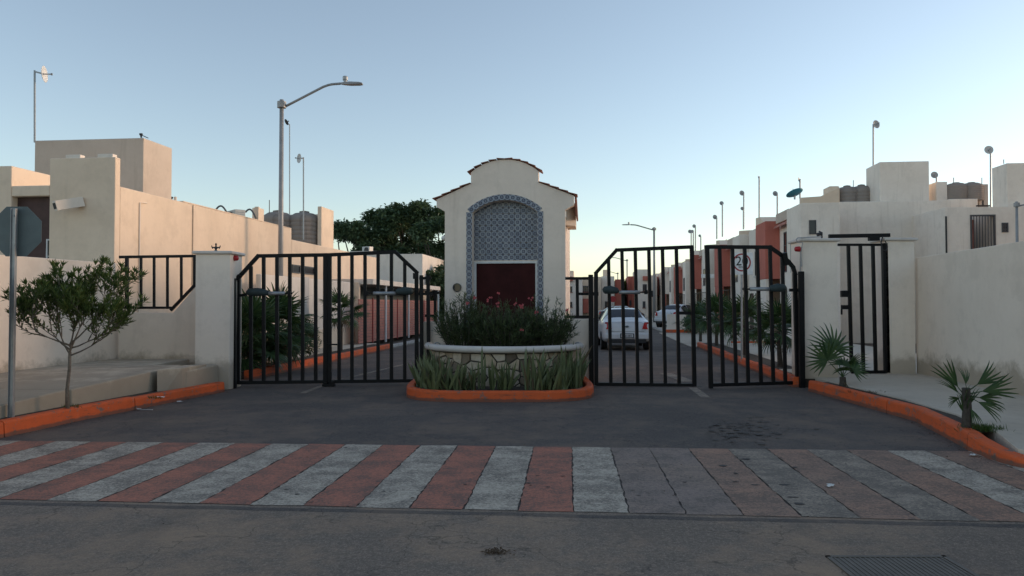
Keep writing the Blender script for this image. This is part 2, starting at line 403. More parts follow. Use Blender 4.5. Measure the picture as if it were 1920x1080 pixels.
M_['palm'] = foliage('fan_palm_leaf', (.028, .065, .022), (.07, .12, .038), .4)
M_['palmdry'] = foliage('dry_palm_leaf', (.10, .075, .04), (.16, .12, .07), .7)
M_['snake'] = foliage('snake_plant_leaf', (.035, .065, .03), (.18, .20, .09), .4, .1)
M_['grass'] = foliage('weed_grass', (.03, .07, .015), (.09, .14, .03))
M_['grassdry'] = foliage('dry_leaf_litter', (.06, .035, .02), (.13, .085, .05), .9)
M_['pink'] = foliage('pink_flower', (.45, .06, .09), (.60, .16, .16), .6)
M_['carw'] = plain('white_car_paint', (.62, .63, .64), .25, 0, .04, 1, 0)
M_['card'] = plain('dark_car_paint', (.03, .032, .036), .25, 0, .05, 1, 0)
M_['cars'] = plain('silver_car_paint', (.36, .37, .38), .3, .5, .05, 1, 0)
M_['carteal'] = plain('green_grey_car_paint', (.10, .17, .16), .3, .2, .05, 1, 0)
M_['tyre'] = plain('tyre_rubber', (.015, .015, .016), .85)
M_['rim'] = plain('wheel_rim', (.35, .35, .36), .35, .7)
M_['tail'] = plain('tail_lamp_red', (.42, .01, .015), .2, 0, .1, 1, 0)
M_['plate'] = plain('number_plate', (.55, .55, .55), .5)
M_['white'] = plain('sign_white', (.82, .82, .80), .5)
M_['signred'] = plain('sign_red', (.36, .03, .03), .5)
M_['signblk'] = plain('sign_black', (.01, .01, .01), .5)
M_['tile'] = tilemat()
# ------------------------------------------------------------------ THE SETTING: ground, roads, kerbs, sidewalks
def sheet(name, pts, m, z):
    mb = MB(); mb.add([(p[0], p[1], z) for p in pts], [tuple(range(len(pts)))])
    o = mb.build(name, m, kind='structure', recalc=False); return o
sheet('ground', [(-1200, -60), (1200, -60), (1200, 1600), (-1200, 1600)], M_['terrain'], -.03)
sheet('entrance_road', [S(-16, 5.2), S(14, 5.2), S(22, 100), S(-28, 100)], M_['road'], 0.0)
sheet('cross_street', [(-60, -14), (60, -14), (60, 5.53 - .08 * 56.7), (4.9, 5.42), (0, 5.83), (-4.2, 6.15), (-60, 6.4)], M_['street'], .004)
# crosswalk: painted stripes, wearing off towards the right
cw = bpy.data.objects.new('crosswalk', None); COL.objects.link(cw); cw['kind'] = 'structure'; WM[cw.name] = Matrix.Identity(4)
rs = random.Random(3)
def farY(x): return 8.43 - .0585 * x
def nearY(x): return 5.815 - .08 * x
for k in range(-16, 14):
    c0, c1 = .036 + .429 * k, .036 + .429 * (k + 1)
    def edge(c, fy):
        x = c + .6
        for _ in range(8): x = c + .0757 * fy(x)
        return x
    mb = MB(); L_, R_ = [], []
    nseg = 40
    j0 = rs.uniform(-.012, .012)
    for i in range(nseg + 1):
        t = i / nseg
        for c, lst, sgn in ((c0, L_, 1), (c1, R_, -1)):
            xf, xn = edge(c, farY), edge(c, nearY)
            yf, yn = farY(xf), nearY(xn)
            jit = rs.uniform(-.009, .009) + .005 * sgn
            y = yf + (yn - yf) * t + (rs.uniform(-.012, .012) if i in (0, nseg) else 0)
            lst.append((xf + (xn - xf) * t + jit, y, 0))
    pts = L_ + R_[::-1]
    mb.add(pts, [(i, i + 1, 2 * nseg + 1 - i - 1, 2 * nseg + 1 - i) for i in range(nseg)])
    mt = M_['po'] if k % 2 else M_['pw']
    if k in (1,): mt = M_['pg']
    elif k in (2,): mt = M_['pg']
    elif k == 3 or k == 5 or k == 7: mt = M_['po2']
    elif k in (4, 6): mt = M_['pw2']
    elif k >= 9 and k % 2: mt = M_['po2']
    o = mb.build('stripe', mt, cw, recalc=False); o.location.z = .008
# hump edge line in front of the crosswalk: a thin worn lip of asphalt
mb = MB(); rs = random.Random(8)
path = [Vector((x, nearY(x) - .10 + rs.uniform(-.012, .012), .0)) for x in [i * .25 - 8 for i in range(60)]]
mb.sweep(path, [(-.06, .002), (-.03, .0075), (0, .0085), (.03, .0075), (.05, .002)])
mb.build('road_seam', M_['road'], kind='structure')
# short painted lines by the gate
def paint(p0, p1, w, name='lane_line'):
    p0 = Vector(p0); p1 = Vector(p1); d = (p1 - p0).normalized(); n = Vector((-d.y, d.x, 0)) * w / 2
    mb = MB(); mb.add([p0 - n, p0 + n, p1 + n, p1 - n], [(3, 2, 1, 0)]); o = mb.build(name, M_['pw2'], kind='structure', recalc=False); o.location.z = .006
paint(G(566, 738), G(640, 710), .12); paint(G(655, 708), G(760, 683), .12)
paint(G(1298, 727), G(1324, 746), .16); paint(G(1247, 700), G(1292, 716), .3)
# kerbs: swept painted concrete in segments with open joints
def kerb(name, path, segs, m, w=.16, h=.19, side=1, hfun=None):
    o = bpy.data.objects.new(name, None); COL.objects.link(o); o['kind'] = 'structure'; WM[o.name] = Matrix.Identity(4)
    # resample
    L = [0]
    for i in range(1, len(path)): L.append(L[-1] + (Vector(path[i]) - Vector(path[i - 1])).length)
    def at(s_):
        for i in range(1, len(L)):
            if s_ <= L[i] or i == len(L) - 1:
                t = (s_ - L[i - 1]) / (L[i] - L[i - 1]); return Vector(path[i - 1]).lerp(Vector(path[i]), t)
    n = max(1, int(L[-1] / segs))
    rk = random.Random(len(path))
    for j in range(n):
        s0 = L[-1] * j / n + .008; s1 = L[-1] * (j + 1) / n - .008
        m_ = max(2, int((s1 - s0) / .18))
        mb = MB(); pp = [at(s0 + (s1 - s0) * i / m_) for i in range(m_ + 1)]
        dz = rk.uniform(-.008, .008)
        hh = h + dz
        if hfun:
            prof_n = 7; n0 = len(mb.v)
            for i, p in enumerate(pp):
                hh = hfun(p)
                a = pp[max(i - 1, 0)]; b = pp[min(i + 1, m_)]; d = (b - a).normalized(); nr = Vector((-d.y, d.x, 0)) * side
                for ww, zz in ((0, -.03), (.012, hh - .03), (.022, hh - .008), (.04, hh), (w - .02, hh), (w, hh - .015), (w, -.03)):
                    mb.v.append(tuple(p + nr * ww + Vector((0, 0, zz))))
            for i in range(m_):
                for q in range(7):
                    a = n0 + i * 7 + q; b = n0 + i * 7 + (q + 1) % 7; mb.f.append((a, b, b + 7, a + 7))
            mb.f.append(tuple(range(n0, n0 + 7))); mb.f.append(tuple(range(n0 + m_ * 7, n0 + m_ * 7 + 7)))
        else:
            prof = [(0, -.03), (.012 * side, hh - .03), (.022 * side, hh - .008), (.04 * side, hh), ((w - .02) * side, hh), (w * side, hh - .015), (w * side, -.03)]
            mb.sweep(pp, prof)
        mb.build('kerb_stone', m, o)
    return o
LK = [Vector((-12, 5.9, 0)), Vector((-9.0, 6.35, 0)), Vector((-7.6, 6.9, 0)), Vector((-6.85, 7.6, 0)), Vector((-6.4, 8.2, 0)), G(0, 822), G(150, 789), G(300, 759), Vector((-5.27, 13.75, 0)) + Vector((0, .0, 0))]
kerb('left_kerb', LK, 2.2, M_['kerb'], side=1)
RK = [G(1515, 733), G(1600, 757), G(1715, 790), G(1790, 830), G(1822, 849), G(1870, 868), G(1925, 881), Vector((5.25, 6.85, 0)), Vector((5.9, 6.35, 0)), Vector((7.2, 6.0, 0)), Vector((12, 5.6, 0))]
kerb('right_kerb', RK, 2.6, M_['kerb'], side=1, hfun=lambda p: .195 if p.y > 8.3 else max(.08, .195 - (8.3 - p.y) * .095))
kerb('inner_left_kerb', [S(-7.25, 15.2), S(-7.25, 26.5)], 2.4, M_['kerb'], side=1)
kerb('inner_left_pale_kerb', [S(-7.25, 26.52), S(-7.25, 60)], 4, M_['kerbw'], side=1, h=.14)
kerb('inner_right_kerb', [S(3.82, 15.0), S(3.82, 28.6)], 1.7, M_['kerb'], side=-1)
kerb('far_right_kerb', [S(3.82, 42.5), S(3.82, 92)], 4, M_['kerbw'], side=-1, h=.14)
# sidewalks
def slabs(name, quads, m, z0, zt, gap=.006, bev=.006):
    o = bpy.data.objects.new(name, None); COL.objects.link(o); o['kind'] = 'structure'; WM[o.name] = Matrix.Identity(4)
    for q in quads:
        c = sum((Vector((p[0], p[1], 0)) for p in q), Vector()) / len(q)
        pp = []
        for p in q:
            p3 = Vector((p[0], p[1], p[2] if len(p) > 2 else zt)); d = (Vector((c.x, c.y, 0)) - Vector((p3.x, p3.y, 0))); p3 += d.normalized() * gap; pp.append(p3)
        mb = MB(); mb.hexa([Vector((p.x, p.y, z0)) for p in pp] + pp); mb.build('slab', m, o, bevel=bev)
    return o
# right walk: strip of planting soil behind the kerb, then concrete slabs to the wall
rk_in = [Vector((p.x, p.y, 0)) for p in RK]
def rkx(y):                              # inner kerb line x at y
    for i in range(1, len(RK)):
        if RK[i].y <= y <= RK[i - 1].y or i == len(RK) - 1:
            t = (y - RK[i - 1].y) / (RK[i].y - RK[i - 1].y); return RK[i - 1].x + (RK[i].x - RK[i - 1].x) * t
ys = [16.4, 14.6, 12.8, 11.2, 9.7, 8.4]
qs = []
for y1, y0 in zip(ys[:-1], ys[1:]):
    xa0 = rkx(min(y0, 13.8)) + .16 + .2; xa1 = rkx(min(y1, 13.8)) + .36
    qs.append([(xa0, y0, .19), (8.35, y0, .19), (8.35, y1, .19), (xa1, y1, .19)])
for (a, b, za, zb) in ((8.4, 7.55, .19, .15), (7.55, 6.75, .15, .09)):
    xa = rkx(b) + .17; xb = rkx(a) + (.17 if a < 8.3 else .36)
    qs.append([(xa, b, zb), (10.5, b, zb), (10.5, a, za), (xb, a, za)])
qs.append([(6.3, 6.2, .06), (13, 6.0, .06), (13, 6.75, .09), (5.55, 6.75, .09)])
slabs('right_sidewalk', qs, M_['slab'], -.02, .19)
mb = MB()
for i in range(38):
    y0 = 8.43 + i * .155; y1 = y0 + .155
    mb.add([(rkx(y0) + .155, y0, .165), (rkx(y0) + .40, y0, .165), (rkx(y1) + .40, y1, .165), (rkx(y1) + .155, y1, .165)], [(0, 1, 2, 3)])
mb.build('planting_strip', M_['soil'], kind='structure', recalc=False)
# left raised walk
def lkx(y):
    for i in range(1, len(LK)):
        if LK[i].y >= y or i == len(LK) - 1:
            t = (y - LK[i - 1].y) / (LK[i].y - LK[i - 1].y); return LK[i - 1].x + (LK[i].x - LK[i - 1].x) * t
qs = []
ly = [5.6, 7.2, 8.9, 10.6, 12.35]
for y0, y1 in zip(ly[:-1], ly[1:]):
    f = lambda y: .21 + max(0, (y - 7.2)) * .056
    xa = lkx(max(y0, 6.4)) - (.34 if y0 > 7 else .2); xb = lkx(y1) - .40
    qs.append([(-15.5, y0, f(y0)), (xa - (3 if y0 < 6 else 0), y0, f(y0)), (xb, y1, f(y1)), (-15.5, y1, f(y1))])
qs.append([(-15.5, 12.35, .498), (lkx(12.35) - .40, 12.35, .498), (-6.0, 13.6, .505), (-15.5, 13.6, .505)])
qs.append([(-15.5, 13.6, .505), (-6.55, 13.6, .505), (-6.5, 15.6, .50), (-15.5, 15.6, .50)])
slabs('left_raised_walk', qs, M_['concrete'], -.02, .4, bev=.02)
mb = MB(); yy = [7.4 + i * .31 for i in range(21)]
for y0, y1 in zip(yy[:-1], yy[1:]):
    mb.add([(lkx(y0) - .60, y0, .17), (lkx(y0) - .15, y0, .17), (lkx(y1) - .15, y1, .17), (lkx(y1) - .60, y1, .17)], [(0, 1, 2, 3)])
mb.build('kerb_soil_strip', M_['soil'], kind='structure', recalc=False)
# stepped concrete block at the pillar foot
t = thing('concrete_step', 'rough stained concrete block with a square boxed face beside the left gate pillar', 'step', (-5.85, 12.9, 0))
mb = MB(); A = [G(294, 735, .17), G(341, 728, .17), P(341, 690, 12.75), P(294, 693, 12.35)]
mb.prism([A[0] + Vector((0, 0, -.2)), A[1] + Vector((0, 0, -.2)), A[2], A[3]], (.05, .9, 0)); mb.build('block', M_['concrete'], t, bevel=.015)
mb = MB(); B0 = P(343, 700, 12.95); mb.hexa([Vector((-5.72, 12.85, 0)), Vector((-5.61, 12.9, 0)), Vector((-5.49, 14.0, 0)), Vector((-5.72, 14.0, 0)), Vector((-5.72, 12.85, .49)), Vector((-5.61, 12.9, .45)), Vector((-5.49, 14.0, .47)), Vector((-5.72, 14.0, .5))])
mb.build('low_block', M_['concrete'], t, bevel=.02)
# inner sidewalks
def strip(name, a0, a1, b0, b1, n, m, z=.15):
    slabs(name, [[tuple(S(a0, b0 + (b1 - b0) * i / n)[:2]), tuple(S(a1, b0 + (b1 - b0) * i / n)[:2]), tuple(S(a1, b0 + (b1 - b0) * (i + 1) / n)[:2]), tuple(S(a0, b0 + (b1 - b0) * (i + 1) / n)[:2])] for i in range(n)], m, -.02, z)
strip('inner_left_sidewalk', -9.9, -8.0, 15.6, 27, 6, M_['slab'], .17)
strip('inner_right_sidewalk', 4.55, 9.4, 15.5, 28.6, 6, M_['slab'], .17)
strip('driveway', 3.6, 9.4, 28.62, 42.4, 4, M_['slab'], .03)
strip('far_right_sidewalk', 4.0, 9.4, 42.5, 92, 12, M_['slab'], .13)
mb = MB(); mb.sbox(-8.0, -7.41, 15.3, 26.5, -.02, .16); mb.build('left_planting_bed', M_['soil'], kind='structure')
mb = MB(); mb.sbox(3.98, 4.55, 15.0, 28.6, -.02, .165); mb.build('right_planting_bed', M_['soil'], kind='structure')
# drain grate
t = thing('drain_grate', 'rusty iron drain grate sunk in the street at the bottom right corner', 'drain', tuple(G(1700, 1070)))
mb = MB(); c = G(1700, 1072)
fx, fy, w, d = c.x, c.y, .38, .26
for x0, x1, y0, y1 in ((-w, w, -d, -d + .03), (-w, w, d - .03, d), (-w, -w + .03, -d, d), (w - .03, w, -d, d)): mb.box(fx + x0, fx + x1, fy + y0, fy + y1, -.04, .012)
mb.build('frame', M_['drain'], t, bevel=.002)
for i in range(22):
    x = -w + .045 + i * (2 * w - .09) / 21; mb = MB(); mb.box(fx + x - .007, fx + x + .007, fy - d + .031, fy + d - .031, -.03, .009); mb.build('bar', M_['drain'], t)
mb = MB(); mb.box(fx - w + .03, fx + w - .03, fy - d + .03, fy + d - .03, .0048, .0056); mb.build('sump', M_['drain'], t)
# ------------------------------------------------------------------ boundary walls and pillars
wl = MB(); A = Vector((-15.5, 5.5, 0)); 
p1 = G(222, 672, .5); p0 = G(0, 718, .33); dr = (p1 - p0); dr.z = 0; dr.normalize(); nr = Vector((-dr.y, dr.x, 0))
e0 = p0 - dr * 5; e1 = p1
wl.hexa([Vector((e0.x, e0.y, 0)), Vector((e1.x, e1.y, 0)), Vector((e1.x, e1.y, 0)) + nr * .15, Vector((e0.x, e0.y, 0)) + nr * .15,
         Vector((e0.x, e0.y, 2.36)), Vector((e1.x, e1.y, 2.44)), Vector((e1.x, e1.y, 2.44)) + nr * .15, Vector((e0.x, e0.y, 2.36)) + nr * .15])
o = wl.build('boundary_wall', M_['wallc'], bevel=.012, origin=(e1.x, e1.y, 0)); tag(o, 'plain cream boundary wall behind the small tree at the left edge', 'wall')
# cross wall with stepped top carrying the railing
YW = 15.1
t = thing('gate_side_wall', 'low cream wall with a slanted top below the black railing, left of the gate', 'wall', (XU(300, YW), YW, 0))
pts = [P(222, 672, YW), P(372, 672, YW), P(372, 533, YW), P(367, 537, YW), P(324, 587, YW), P(222, 586, YW)]
pts[0].z = pts[1].z = 0
mb = MB(); mb.prism(pts, (0, .16, 0)); mb.build('wall', M_['wallc'], t, bevel=.01)
t = thing('railing', 'short black metal railing with a slanted bottom right corner on the low cream wall', 'railing', (XU(300, YW), YW + .08, 1.45))
def rail(parent, u0, v0, u1, v1, Y0, Y1, w, name='rail', m='black'):
    mb = MB(); mb.bar(P(u0, v0, Y0), P(u1, v1, Y1), w); return mb.build(name, M_[m], parent, bevel=.004)
yr = YW + .08
rail(t, 224, 482, 368, 480, yr, yr, .055); rail(t, 226, 577, 322, 577, yr, yr, .05); rail(t, 320, 582, 367, 533, yr, yr, .055)
for u, vb in ((238, 577), (264.5, 577), (289, 577), (314, 577), (340, 561), (365.5, 536)): rail(t, u, 482, u, vb, yr, yr, .06 if u > 360 or u < 250 else .045, 'bar')
# pillars
def pillar(name, label, u0, u1, Y, vtop, depth, over=.05):
    x0, x1 = XU(u0, Y), XU(u1, Y); zt = ZV(vtop, Y)
    t = thing(name, label, 'pillar', ((x0 + x1) / 2, Y + depth / 2, 0))
    mb = MB(); mb.box(x0, x1, Y, Y + depth, 0, zt - .06); mb.build('shaft', M_['pillar'], t, bevel=.012)
    mb = MB()
    n = 6
    prof = [(over * .6, zt - .06), (over, zt - .045), (over, zt - .012), (over * .7, zt), ]
    ring = []
    for ov, z in prof: ring.append([(x0 - ov, Y - ov, z), (x1 + ov, Y - ov, z), (x1 + ov, Y + depth + ov, z), (x0 - ov, Y + depth + ov, z)])
    n0 = 0
    for r_ in ring: mb.v += r_
    for i in range(3):
        for k in range(4): a = i * 4 + k; b = i * 4 + (k + 1) % 4; mb.f.append((a, b, b + 4, a + 4))
    mb.f.append((3, 2, 1, 0)); mb.f.append((12, 13, 14, 15))
    mb.build('cap', M_['coping'], t, bevel=.006)
    return t, x0, x1, zt
pl, plx0, plx1, plz = pillar('gate_pillar', 'cream gate pillar with a small black finial on its cap', 366, 431, 14.05, 470.5, .62)
pr, prx0, prx1, prz = pillar('gate_pillar', 'cream gate pillar between the double gate and the pedestrian gate, with cables on its cap', 1505, 1571, 14.5, 447, .6)
p2, p2x0, p2x1, p2z = pillar('gate_pillar', 'cream pillar at the end of the long right wall, hinge side of the pedestrian gate', 1662, 1716, 15.25, 446, .55)
# finial
mb = MB(); cx = XU(404, 14.3); M = Matrix.Translation(Vector((cx, 14.3, plz)))
mb.lathe([(.05, 0), (.05, .015), (.02, .03), (.018, .05), (.035, .07), (.018, .09), (.012, .13), (.02, .15), (.004, .17)], M, 10)
mb.bar((cx - .08, 14.3, plz + .085), (cx + .08, 14.3, plz + .085), .022); mb.bar((cx - .06, 14.3, plz + .06), (cx - .085, 14.3, plz + .12), .015); mb.bar((cx + .06, 14.3, plz + .06), (cx + .085, 14.3, plz + .12), .015)
mb.build('finial', M_['blackm'], pl)
# right boundary wall
q0 = Vector((XU(1717, 15.35), 15.35, 0)); q1 = S(6.53, 3.0, 0); nr = (q0 - q1).normalized(); nr = Vector((nr.y, -nr.x, 0)) * .15
mb = MB(); mb.hexa([q1, q1 + nr, q0 + nr, q0, q1 + Vector((0, 0, 2.62)), q1 + nr + Vector((0, 0, 2.62)), q0 + nr + Vector((0, 0, 2.56)), q0 + Vector((0, 0, 2.56))])
o = mb.build('boundary_wall', M_['wallc'], bevel=.012, origin=tuple(q0)); tag(o, 'long plain cream wall running along the right sidewalk', 'wall')
# ------------------------------------------------------------------ gates
def leafgate(label, Yf, stiles, top, bars, vbot, group='leaves of the black driveway gates', extra=None, w=.066):
    u0 = stiles[0][0]; base = P(stiles[2][0] if len(stiles) > 2 else u0, vbot(u0), Yf(u0))
    t = thing('gate_leaf', label, 'gate', (base.x, base.y, 0), 0, group)
    for (u, vt, ub, vb) in stiles: rail(t, u, vt, ub, vb, Yf(u), Yf(u), .075, 'stile')
    mb = MB()
    for (ua, va), (ub, vb) in zip(top[:-1], top[1:]):
        d = Vector((ub - ua, vb - va)).normalized() * 2.5
        mb.bar(P(ua - d.x, va - d.y, Yf(ua)), P(ub + d.x, vb + d.y, Yf(ub)), w * 1.05, w)
    mb.build('top_rail', M_['black'], t, bevel=.004)
    ul, ur = min(s[2] for s in stiles), max(s[2] for s in stiles)
    rail(t, ul, vbot(ul), ur, vbot(ur), Yf(ul), Yf(ur), w, 'bottom_rail')
    for (u, ub, vt) in bars: rail(t, u, vt, ub, vbot(ub), Yf(u), Yf(u), w * .95, 'bar')
    return t
mb = MB()
ro_ = random.Random(77)
for i in range(330):                       # oil and tyre marks on the entrance asphalt
    if ro_.random() < .6: u_, v_ = 1385 + ro_.gauss(0, 42), 806 + ro_.gauss(0, 13)
    else: u_, v_ = ro_.uniform(500, 1500), ro_.uniform(760, 960)
    c_ = G(u_, v_); rx_ = ro_.uniform(.008, .045) * (1.2 if u_ > 1330 else .6); ry_ = rx_ * ro_.uniform(.35, .8); k_ = 9
    mb.add([(c_.x + rx_ * math.cos(6.283 * j / k_) * ro_.uniform(.55, 1.25), c_.y + ry_ * math.sin(6.283 * j / k_) * ro_.uniform(.55, 1.25), .0105 + i * .00001) for j in range(k_)], [tuple(range(k_))])
mb.build('oil_stains', M_['stain'], kind='stuff', recalc=False)
def motor(t, pts, Yf, dark, thin):
    """gate operator: dark gear housing, pale piston, black end bracket"""
    (ua, ub, v) = dark
    mb = MB(); mb.tube([P(ua, v, Yf - .10), P(ua + (ub - ua) * .12, v - 1, Yf - .10), P(ua + (ub - ua) * .5, v - 1.5, Yf - .10), P(ub - (ub - ua) * .1, v, Yf - .10), P(ub, v, Yf - .10)], [.03, .075, .085, .06, .035], 10)
    mb.build('motor_housing', M_['motor'], t, smooth=True)
    (uc, ud, v2) = thin
    mb = MB(); mb.tube([P(uc, v2, Yf - .10), P(ud, v2, Yf - .10)], .038, 10); mb.build('piston_arm', M_['galv'], t, smooth=True)
    e = ud if abs(ud - ua) > abs(uc - ua) else uc
    sgn = 1 if e > ua else -1
    mb = MB(); mb.bar(P(e, v2, Yf - .10), P(e + 14 * sgn, v2, Yf - .03), .03); mb.box(P(e + 10 * sgn, v2, Yf).x - .03, P(e + 10 * sgn, v2, Yf).x + .03, Yf - .09, Yf - .02, P(0, v2, Yf).z - .04, P(0, v2, Yf).z + .04)
    mb.build('arm_bracket', M_['black'], t)
YL = lambda u: 14.45 + (u - 446) / 336 * .45
vbL = lambda u: 717.5 - (u - 446) / 336 * 4
t = leafgate('left leaf of the left driveway gate, chamfered corner against the left pillar', YL, [(447, 518, 446, 720), (610, 479, 610, 722)], [(446, 522), (484, 480), (611, 478)],
         [(470.5, 470.5, 499), (494.5, 494.5, 480), (519.5, 519.5, 480), (543.5, 543.5, 480), (567.5, 567.5, 480), (592, 592, 480)], vbL)
motor(t, None, 14.55, (462, 504, 549), (504, 534, 550))
mb = MB(); mb.bar(P(436, 557, 14.45), P(462, 552, 14.42), .05); mb.bar(P(444, 524, 14.4), P(450, 516, 14.4), .07); mb.build('hinge', M_['black'], t)
t = leafgate('right leaf of the left driveway gate, chamfered corner by the planter', YL, [(618, 478, 618, 722), (781, 512, 781.5, 716)], [(616, 478), (741, 472.5), (782, 511)],
         [(636, 636, 478), (660, 660, 477), (684.5, 684.5, 476), (709, 709, 475), (734, 734, 474), (759, 759, 490)], vbL)
motor(t, None, 14.8, (775, 742, 547), (742, 700, 550))
mb = MB(); mb.bar(P(779, 512, 14.87), P(779, 523, 14.87), .09); mb.bar(P(782, 551, 14.87), P(793, 551, 14.87), .05); mb.build('hinge', M_['black'], t)
mb = MB(); mb.bar(P(612, 646, 14.6), P(633, 646, 14.6), .03); mb.bar(P(605, 722, 14.6), P(628, 722, 14.6), .04, .1); mb.bar(P(611, 717, 14.6), P(611, 727, 14.6), .05); mb.bar(P(624, 714, 14.6), P(624, 727, 14.6), .05); mb.build('drop_bolt', M_['black'], t)
YR1 = lambda u: 14.75 - (u - 1118) / 180 * .1
vbR1 = lambda u: 720 + (u - 1117) / 183 * 2
t = leafgate('left leaf of the right driveway gate, in front of the white sedan', YR1, [(1117.5, 511, 1118, 722), (1297, 462, 1302, 726)], [(1117, 512), (1156, 469), (1298, 463)],
         [(1141, 1145.5, 487), (1166, 1171, 469), (1191, 1196, 468), (1216.5, 1221.5, 467), (1242, 1247.5, 466), (1268, 1273.5, 465)], vbR1)
motor(t, None, 14.7, (1130, 1160, 545), (1160, 1200, 548))
mb = MB(); mb.bar(P(1294, 725.5, 14.65), P(1317, 726.5, 14.65), .05, .09); mb.build('drop_bolt', M_['black'], t)
mb = MB(); mb.bar(P(1268, 587, 14.66), P(1298, 587, 14.66), .06); mb.build('lock_bar', M_['black'], t)
mb = MB(); mb.bar(P(1104, 551, 14.8), P(1122, 551, 14.8), .07); mb.build('hinge', M_['black'], t)
YR2 = lambda u: 14.2 + (u - 1324) / 165 * .35
vbR2 = lambda u: 722 - (u - 1324) / 165 * 4.5
t = leafgate('right leaf of the right driveway gate, standing slightly open with a rounded corner', YR2, [(1325.5, 462, 1333, 728), (1490, 512, 1496, 722)],
         [(1324, 463), (1444, 463.5), (1462, 476), (1478, 490), (1487, 501), (1491, 514)],
         [(1349, 1356, 463), (1373, 1380.5, 463), (1396, 1403, 463), (1419.5, 1427, 463), (1443.5, 1450, 464), (1466.5, 1472.5, 482)], vbR2)
motor(t, None, 14.3, (1474, 1442, 541), (1442, 1406, 542))
mb = MB(); mb.bar(P(1480, 544, 14.5), P(1504, 544, 14.5), .06); mb.bar(P(1470, 474, 14.46), P(1474, 497, 14.5), .09); mb.build('hinge', M_['black'], t)
# hinge posts
def post(label, u, ub, vt, vb, Y, w=.10, n=1, gap=.13):
    b = P(ub, vb, Y); t = thing('hinge_post', label, 'post', (b.x, b.y, max(0, b.z)), 0, 'black hinge posts of the gates')
    for i in range(n):
        mb = MB(); q0 = P(u + i * gap / Y * F, vt, Y); q1 = P(ub + i * gap / Y * F, vb, Y); q1.z = 0; mb.bar(q1, q0, w, .08); mb.build('post', M_['black'], t, bevel=.006)
    return t
post('black hinge post on the left pillar, left side of the left gate', 437, 438, 522, 729, 14.3, .105)
tt = post('pair of black hinge posts between the left gate and the gatehouse', 790, 791, 516, 725, 14.85, .07, 2, .135)
mb = MB(); mb.bar(P(786, 522, 14.85), P(809, 521, 14.85), .05); mb.build('tie_plate', M_['black'], tt); mb = MB(); mb.bar(P(788, 551, 14.85), P(812, 551, 14.85), .05); mb.build('tie_plate', M_['black'], tt)
post('black hinge post between the gatehouse and the right gate', 1107.5, 1109, 515, 723, 14.85, .09)
post('black hinge post on the right pillar, right side of the right gate', 1502, 1504, 509, 724, 14.4, .10)
# ------------------------------------------------------------------ pedestrian gate
Yp = 15.3
t = thing('pedestrian_gate', 'tall narrow black pedestrian gate between the two right pillars', 'gate', (XU(1625, Yp), Yp, .18))
for u, ub, w in ((1590.5, 1597, .06), (1613, 1619, .06), (1636.5, 1642, .06)): rail(t, u, 460, ub, 697, Yp, Yp, w, 'bar')
rail(t, 1658, 456, 1663, 699, Yp, Yp, .10, 'stile')
rail(t, 1571, 459, 1661, 459, Yp, Yp, .05, 'top_rail'); rail(t, 1596, 698, 1664, 697, Yp, Yp, .06, 'bottom_rail')
mb = MB(); mb.box(P(1571, 0, Yp).x, P(1583, 0, Yp).x, Yp - .05, Yp + .03, ZV(557, Yp), ZV(545, Yp)); mb.bar(P(1580, 547, Yp), P(1590, 547, Yp), .05); mb.build('lock_box', M_['black'], t, bevel=.004)
mb = MB(); mb.box(P(1572, 0, Yp).x, P(1588, 0, Yp).x, Yp - .05, Yp + .03, ZV(580, Yp), ZV(572, Yp)); mb.tube([P(1578, 580, Yp - .03), P(1578, 590, Yp - .03)], .02); mb.build('latch', M_['black'], t)
rail(t, 1554, 443, 1668, 441, Yp - .05, Yp - .05, .075, 'lintel_beam')
mb = MB(); mb.box(P(1621, 0, Yp).x, P(1640, 0, Yp).x, Yp - .12, Yp - .02, ZV(452, Yp), ZV(445, Yp)); mb.build('door_closer', M_['black'], t, bevel=.006)
mb = MB(); mb.tube([P(1655, 443, Yp - .1), P(1652, 455, Yp - .12), P(1655, 468, Yp - .12), P(1661, 471, Yp - .12), P(1664, 462, Yp - .12), P(1660, 452, Yp - .12)], .012, 6); mb.build('cable', M_['blackm'], t)
# cable and camera on the right pillar, alarm lamps
t = thing('security_camera', 'small black security camera with a grey cable on top of the right gate pillar', 'camera', tuple(P(1538, 447, 14.8)))
mb = MB(); mb.tube([P(1532, 440, 14.6), P(1541, 438, 14.6)], .035, 8); mb.build('body', M_['blackm'], t)
mb = MB(); mb.tube([P(1541, 446, 14.7), P(1541, 436, 14.65), P(1536, 434, 14.6)], .015, 6); mb.build('bracket', M_['blackm'], t)
mb = MB(); mb.tube([P(1540, 444, 14.6), P(1515, 445, 14.5), P(1496, 446, 14.4), P(1493, 449, 14.4), P(1495, 454, 14.4), P(1505, 455, 14.42), P(1502, 470, 14.44), P(1503, 500, 14.44)], .011, 6); mb.build('cable', M_['galv'], t)
def alarm(label, u, v, Y, dx):
    p = P(u, v, Y); t = thing('alarm_lamp', label, 'lamp', tuple(p), 0, 'red alarm lamps on the gate pillars')
    mb = MB(); M = Matrix.Translation(p + Vector((-dx * .06, 0, 0))) @ Matrix.Rotation(R(90) * (1 if dx > 0 else -1), 4, 'Y')
    mb.lathe([(.05, 0), (.055, .02), (.05, .06), (.045, .09), (.02, .105)], M, 14); mb.build('dome', M_['red'], t, smooth=True)
    mb = MB(); mb.tube([p + Vector((-dx * .07, 0, .03)), p + Vector((-dx * .08, .05, -.5))], .011, 6); mb.build('conduit', M_['galv'], t)
alarm('red alarm lamp on the left gate pillar', 443, 484, 14.25, 1)
alarm('red alarm lamp on the pillar right of the driveway gate', 1494, 467, 14.45, -1)
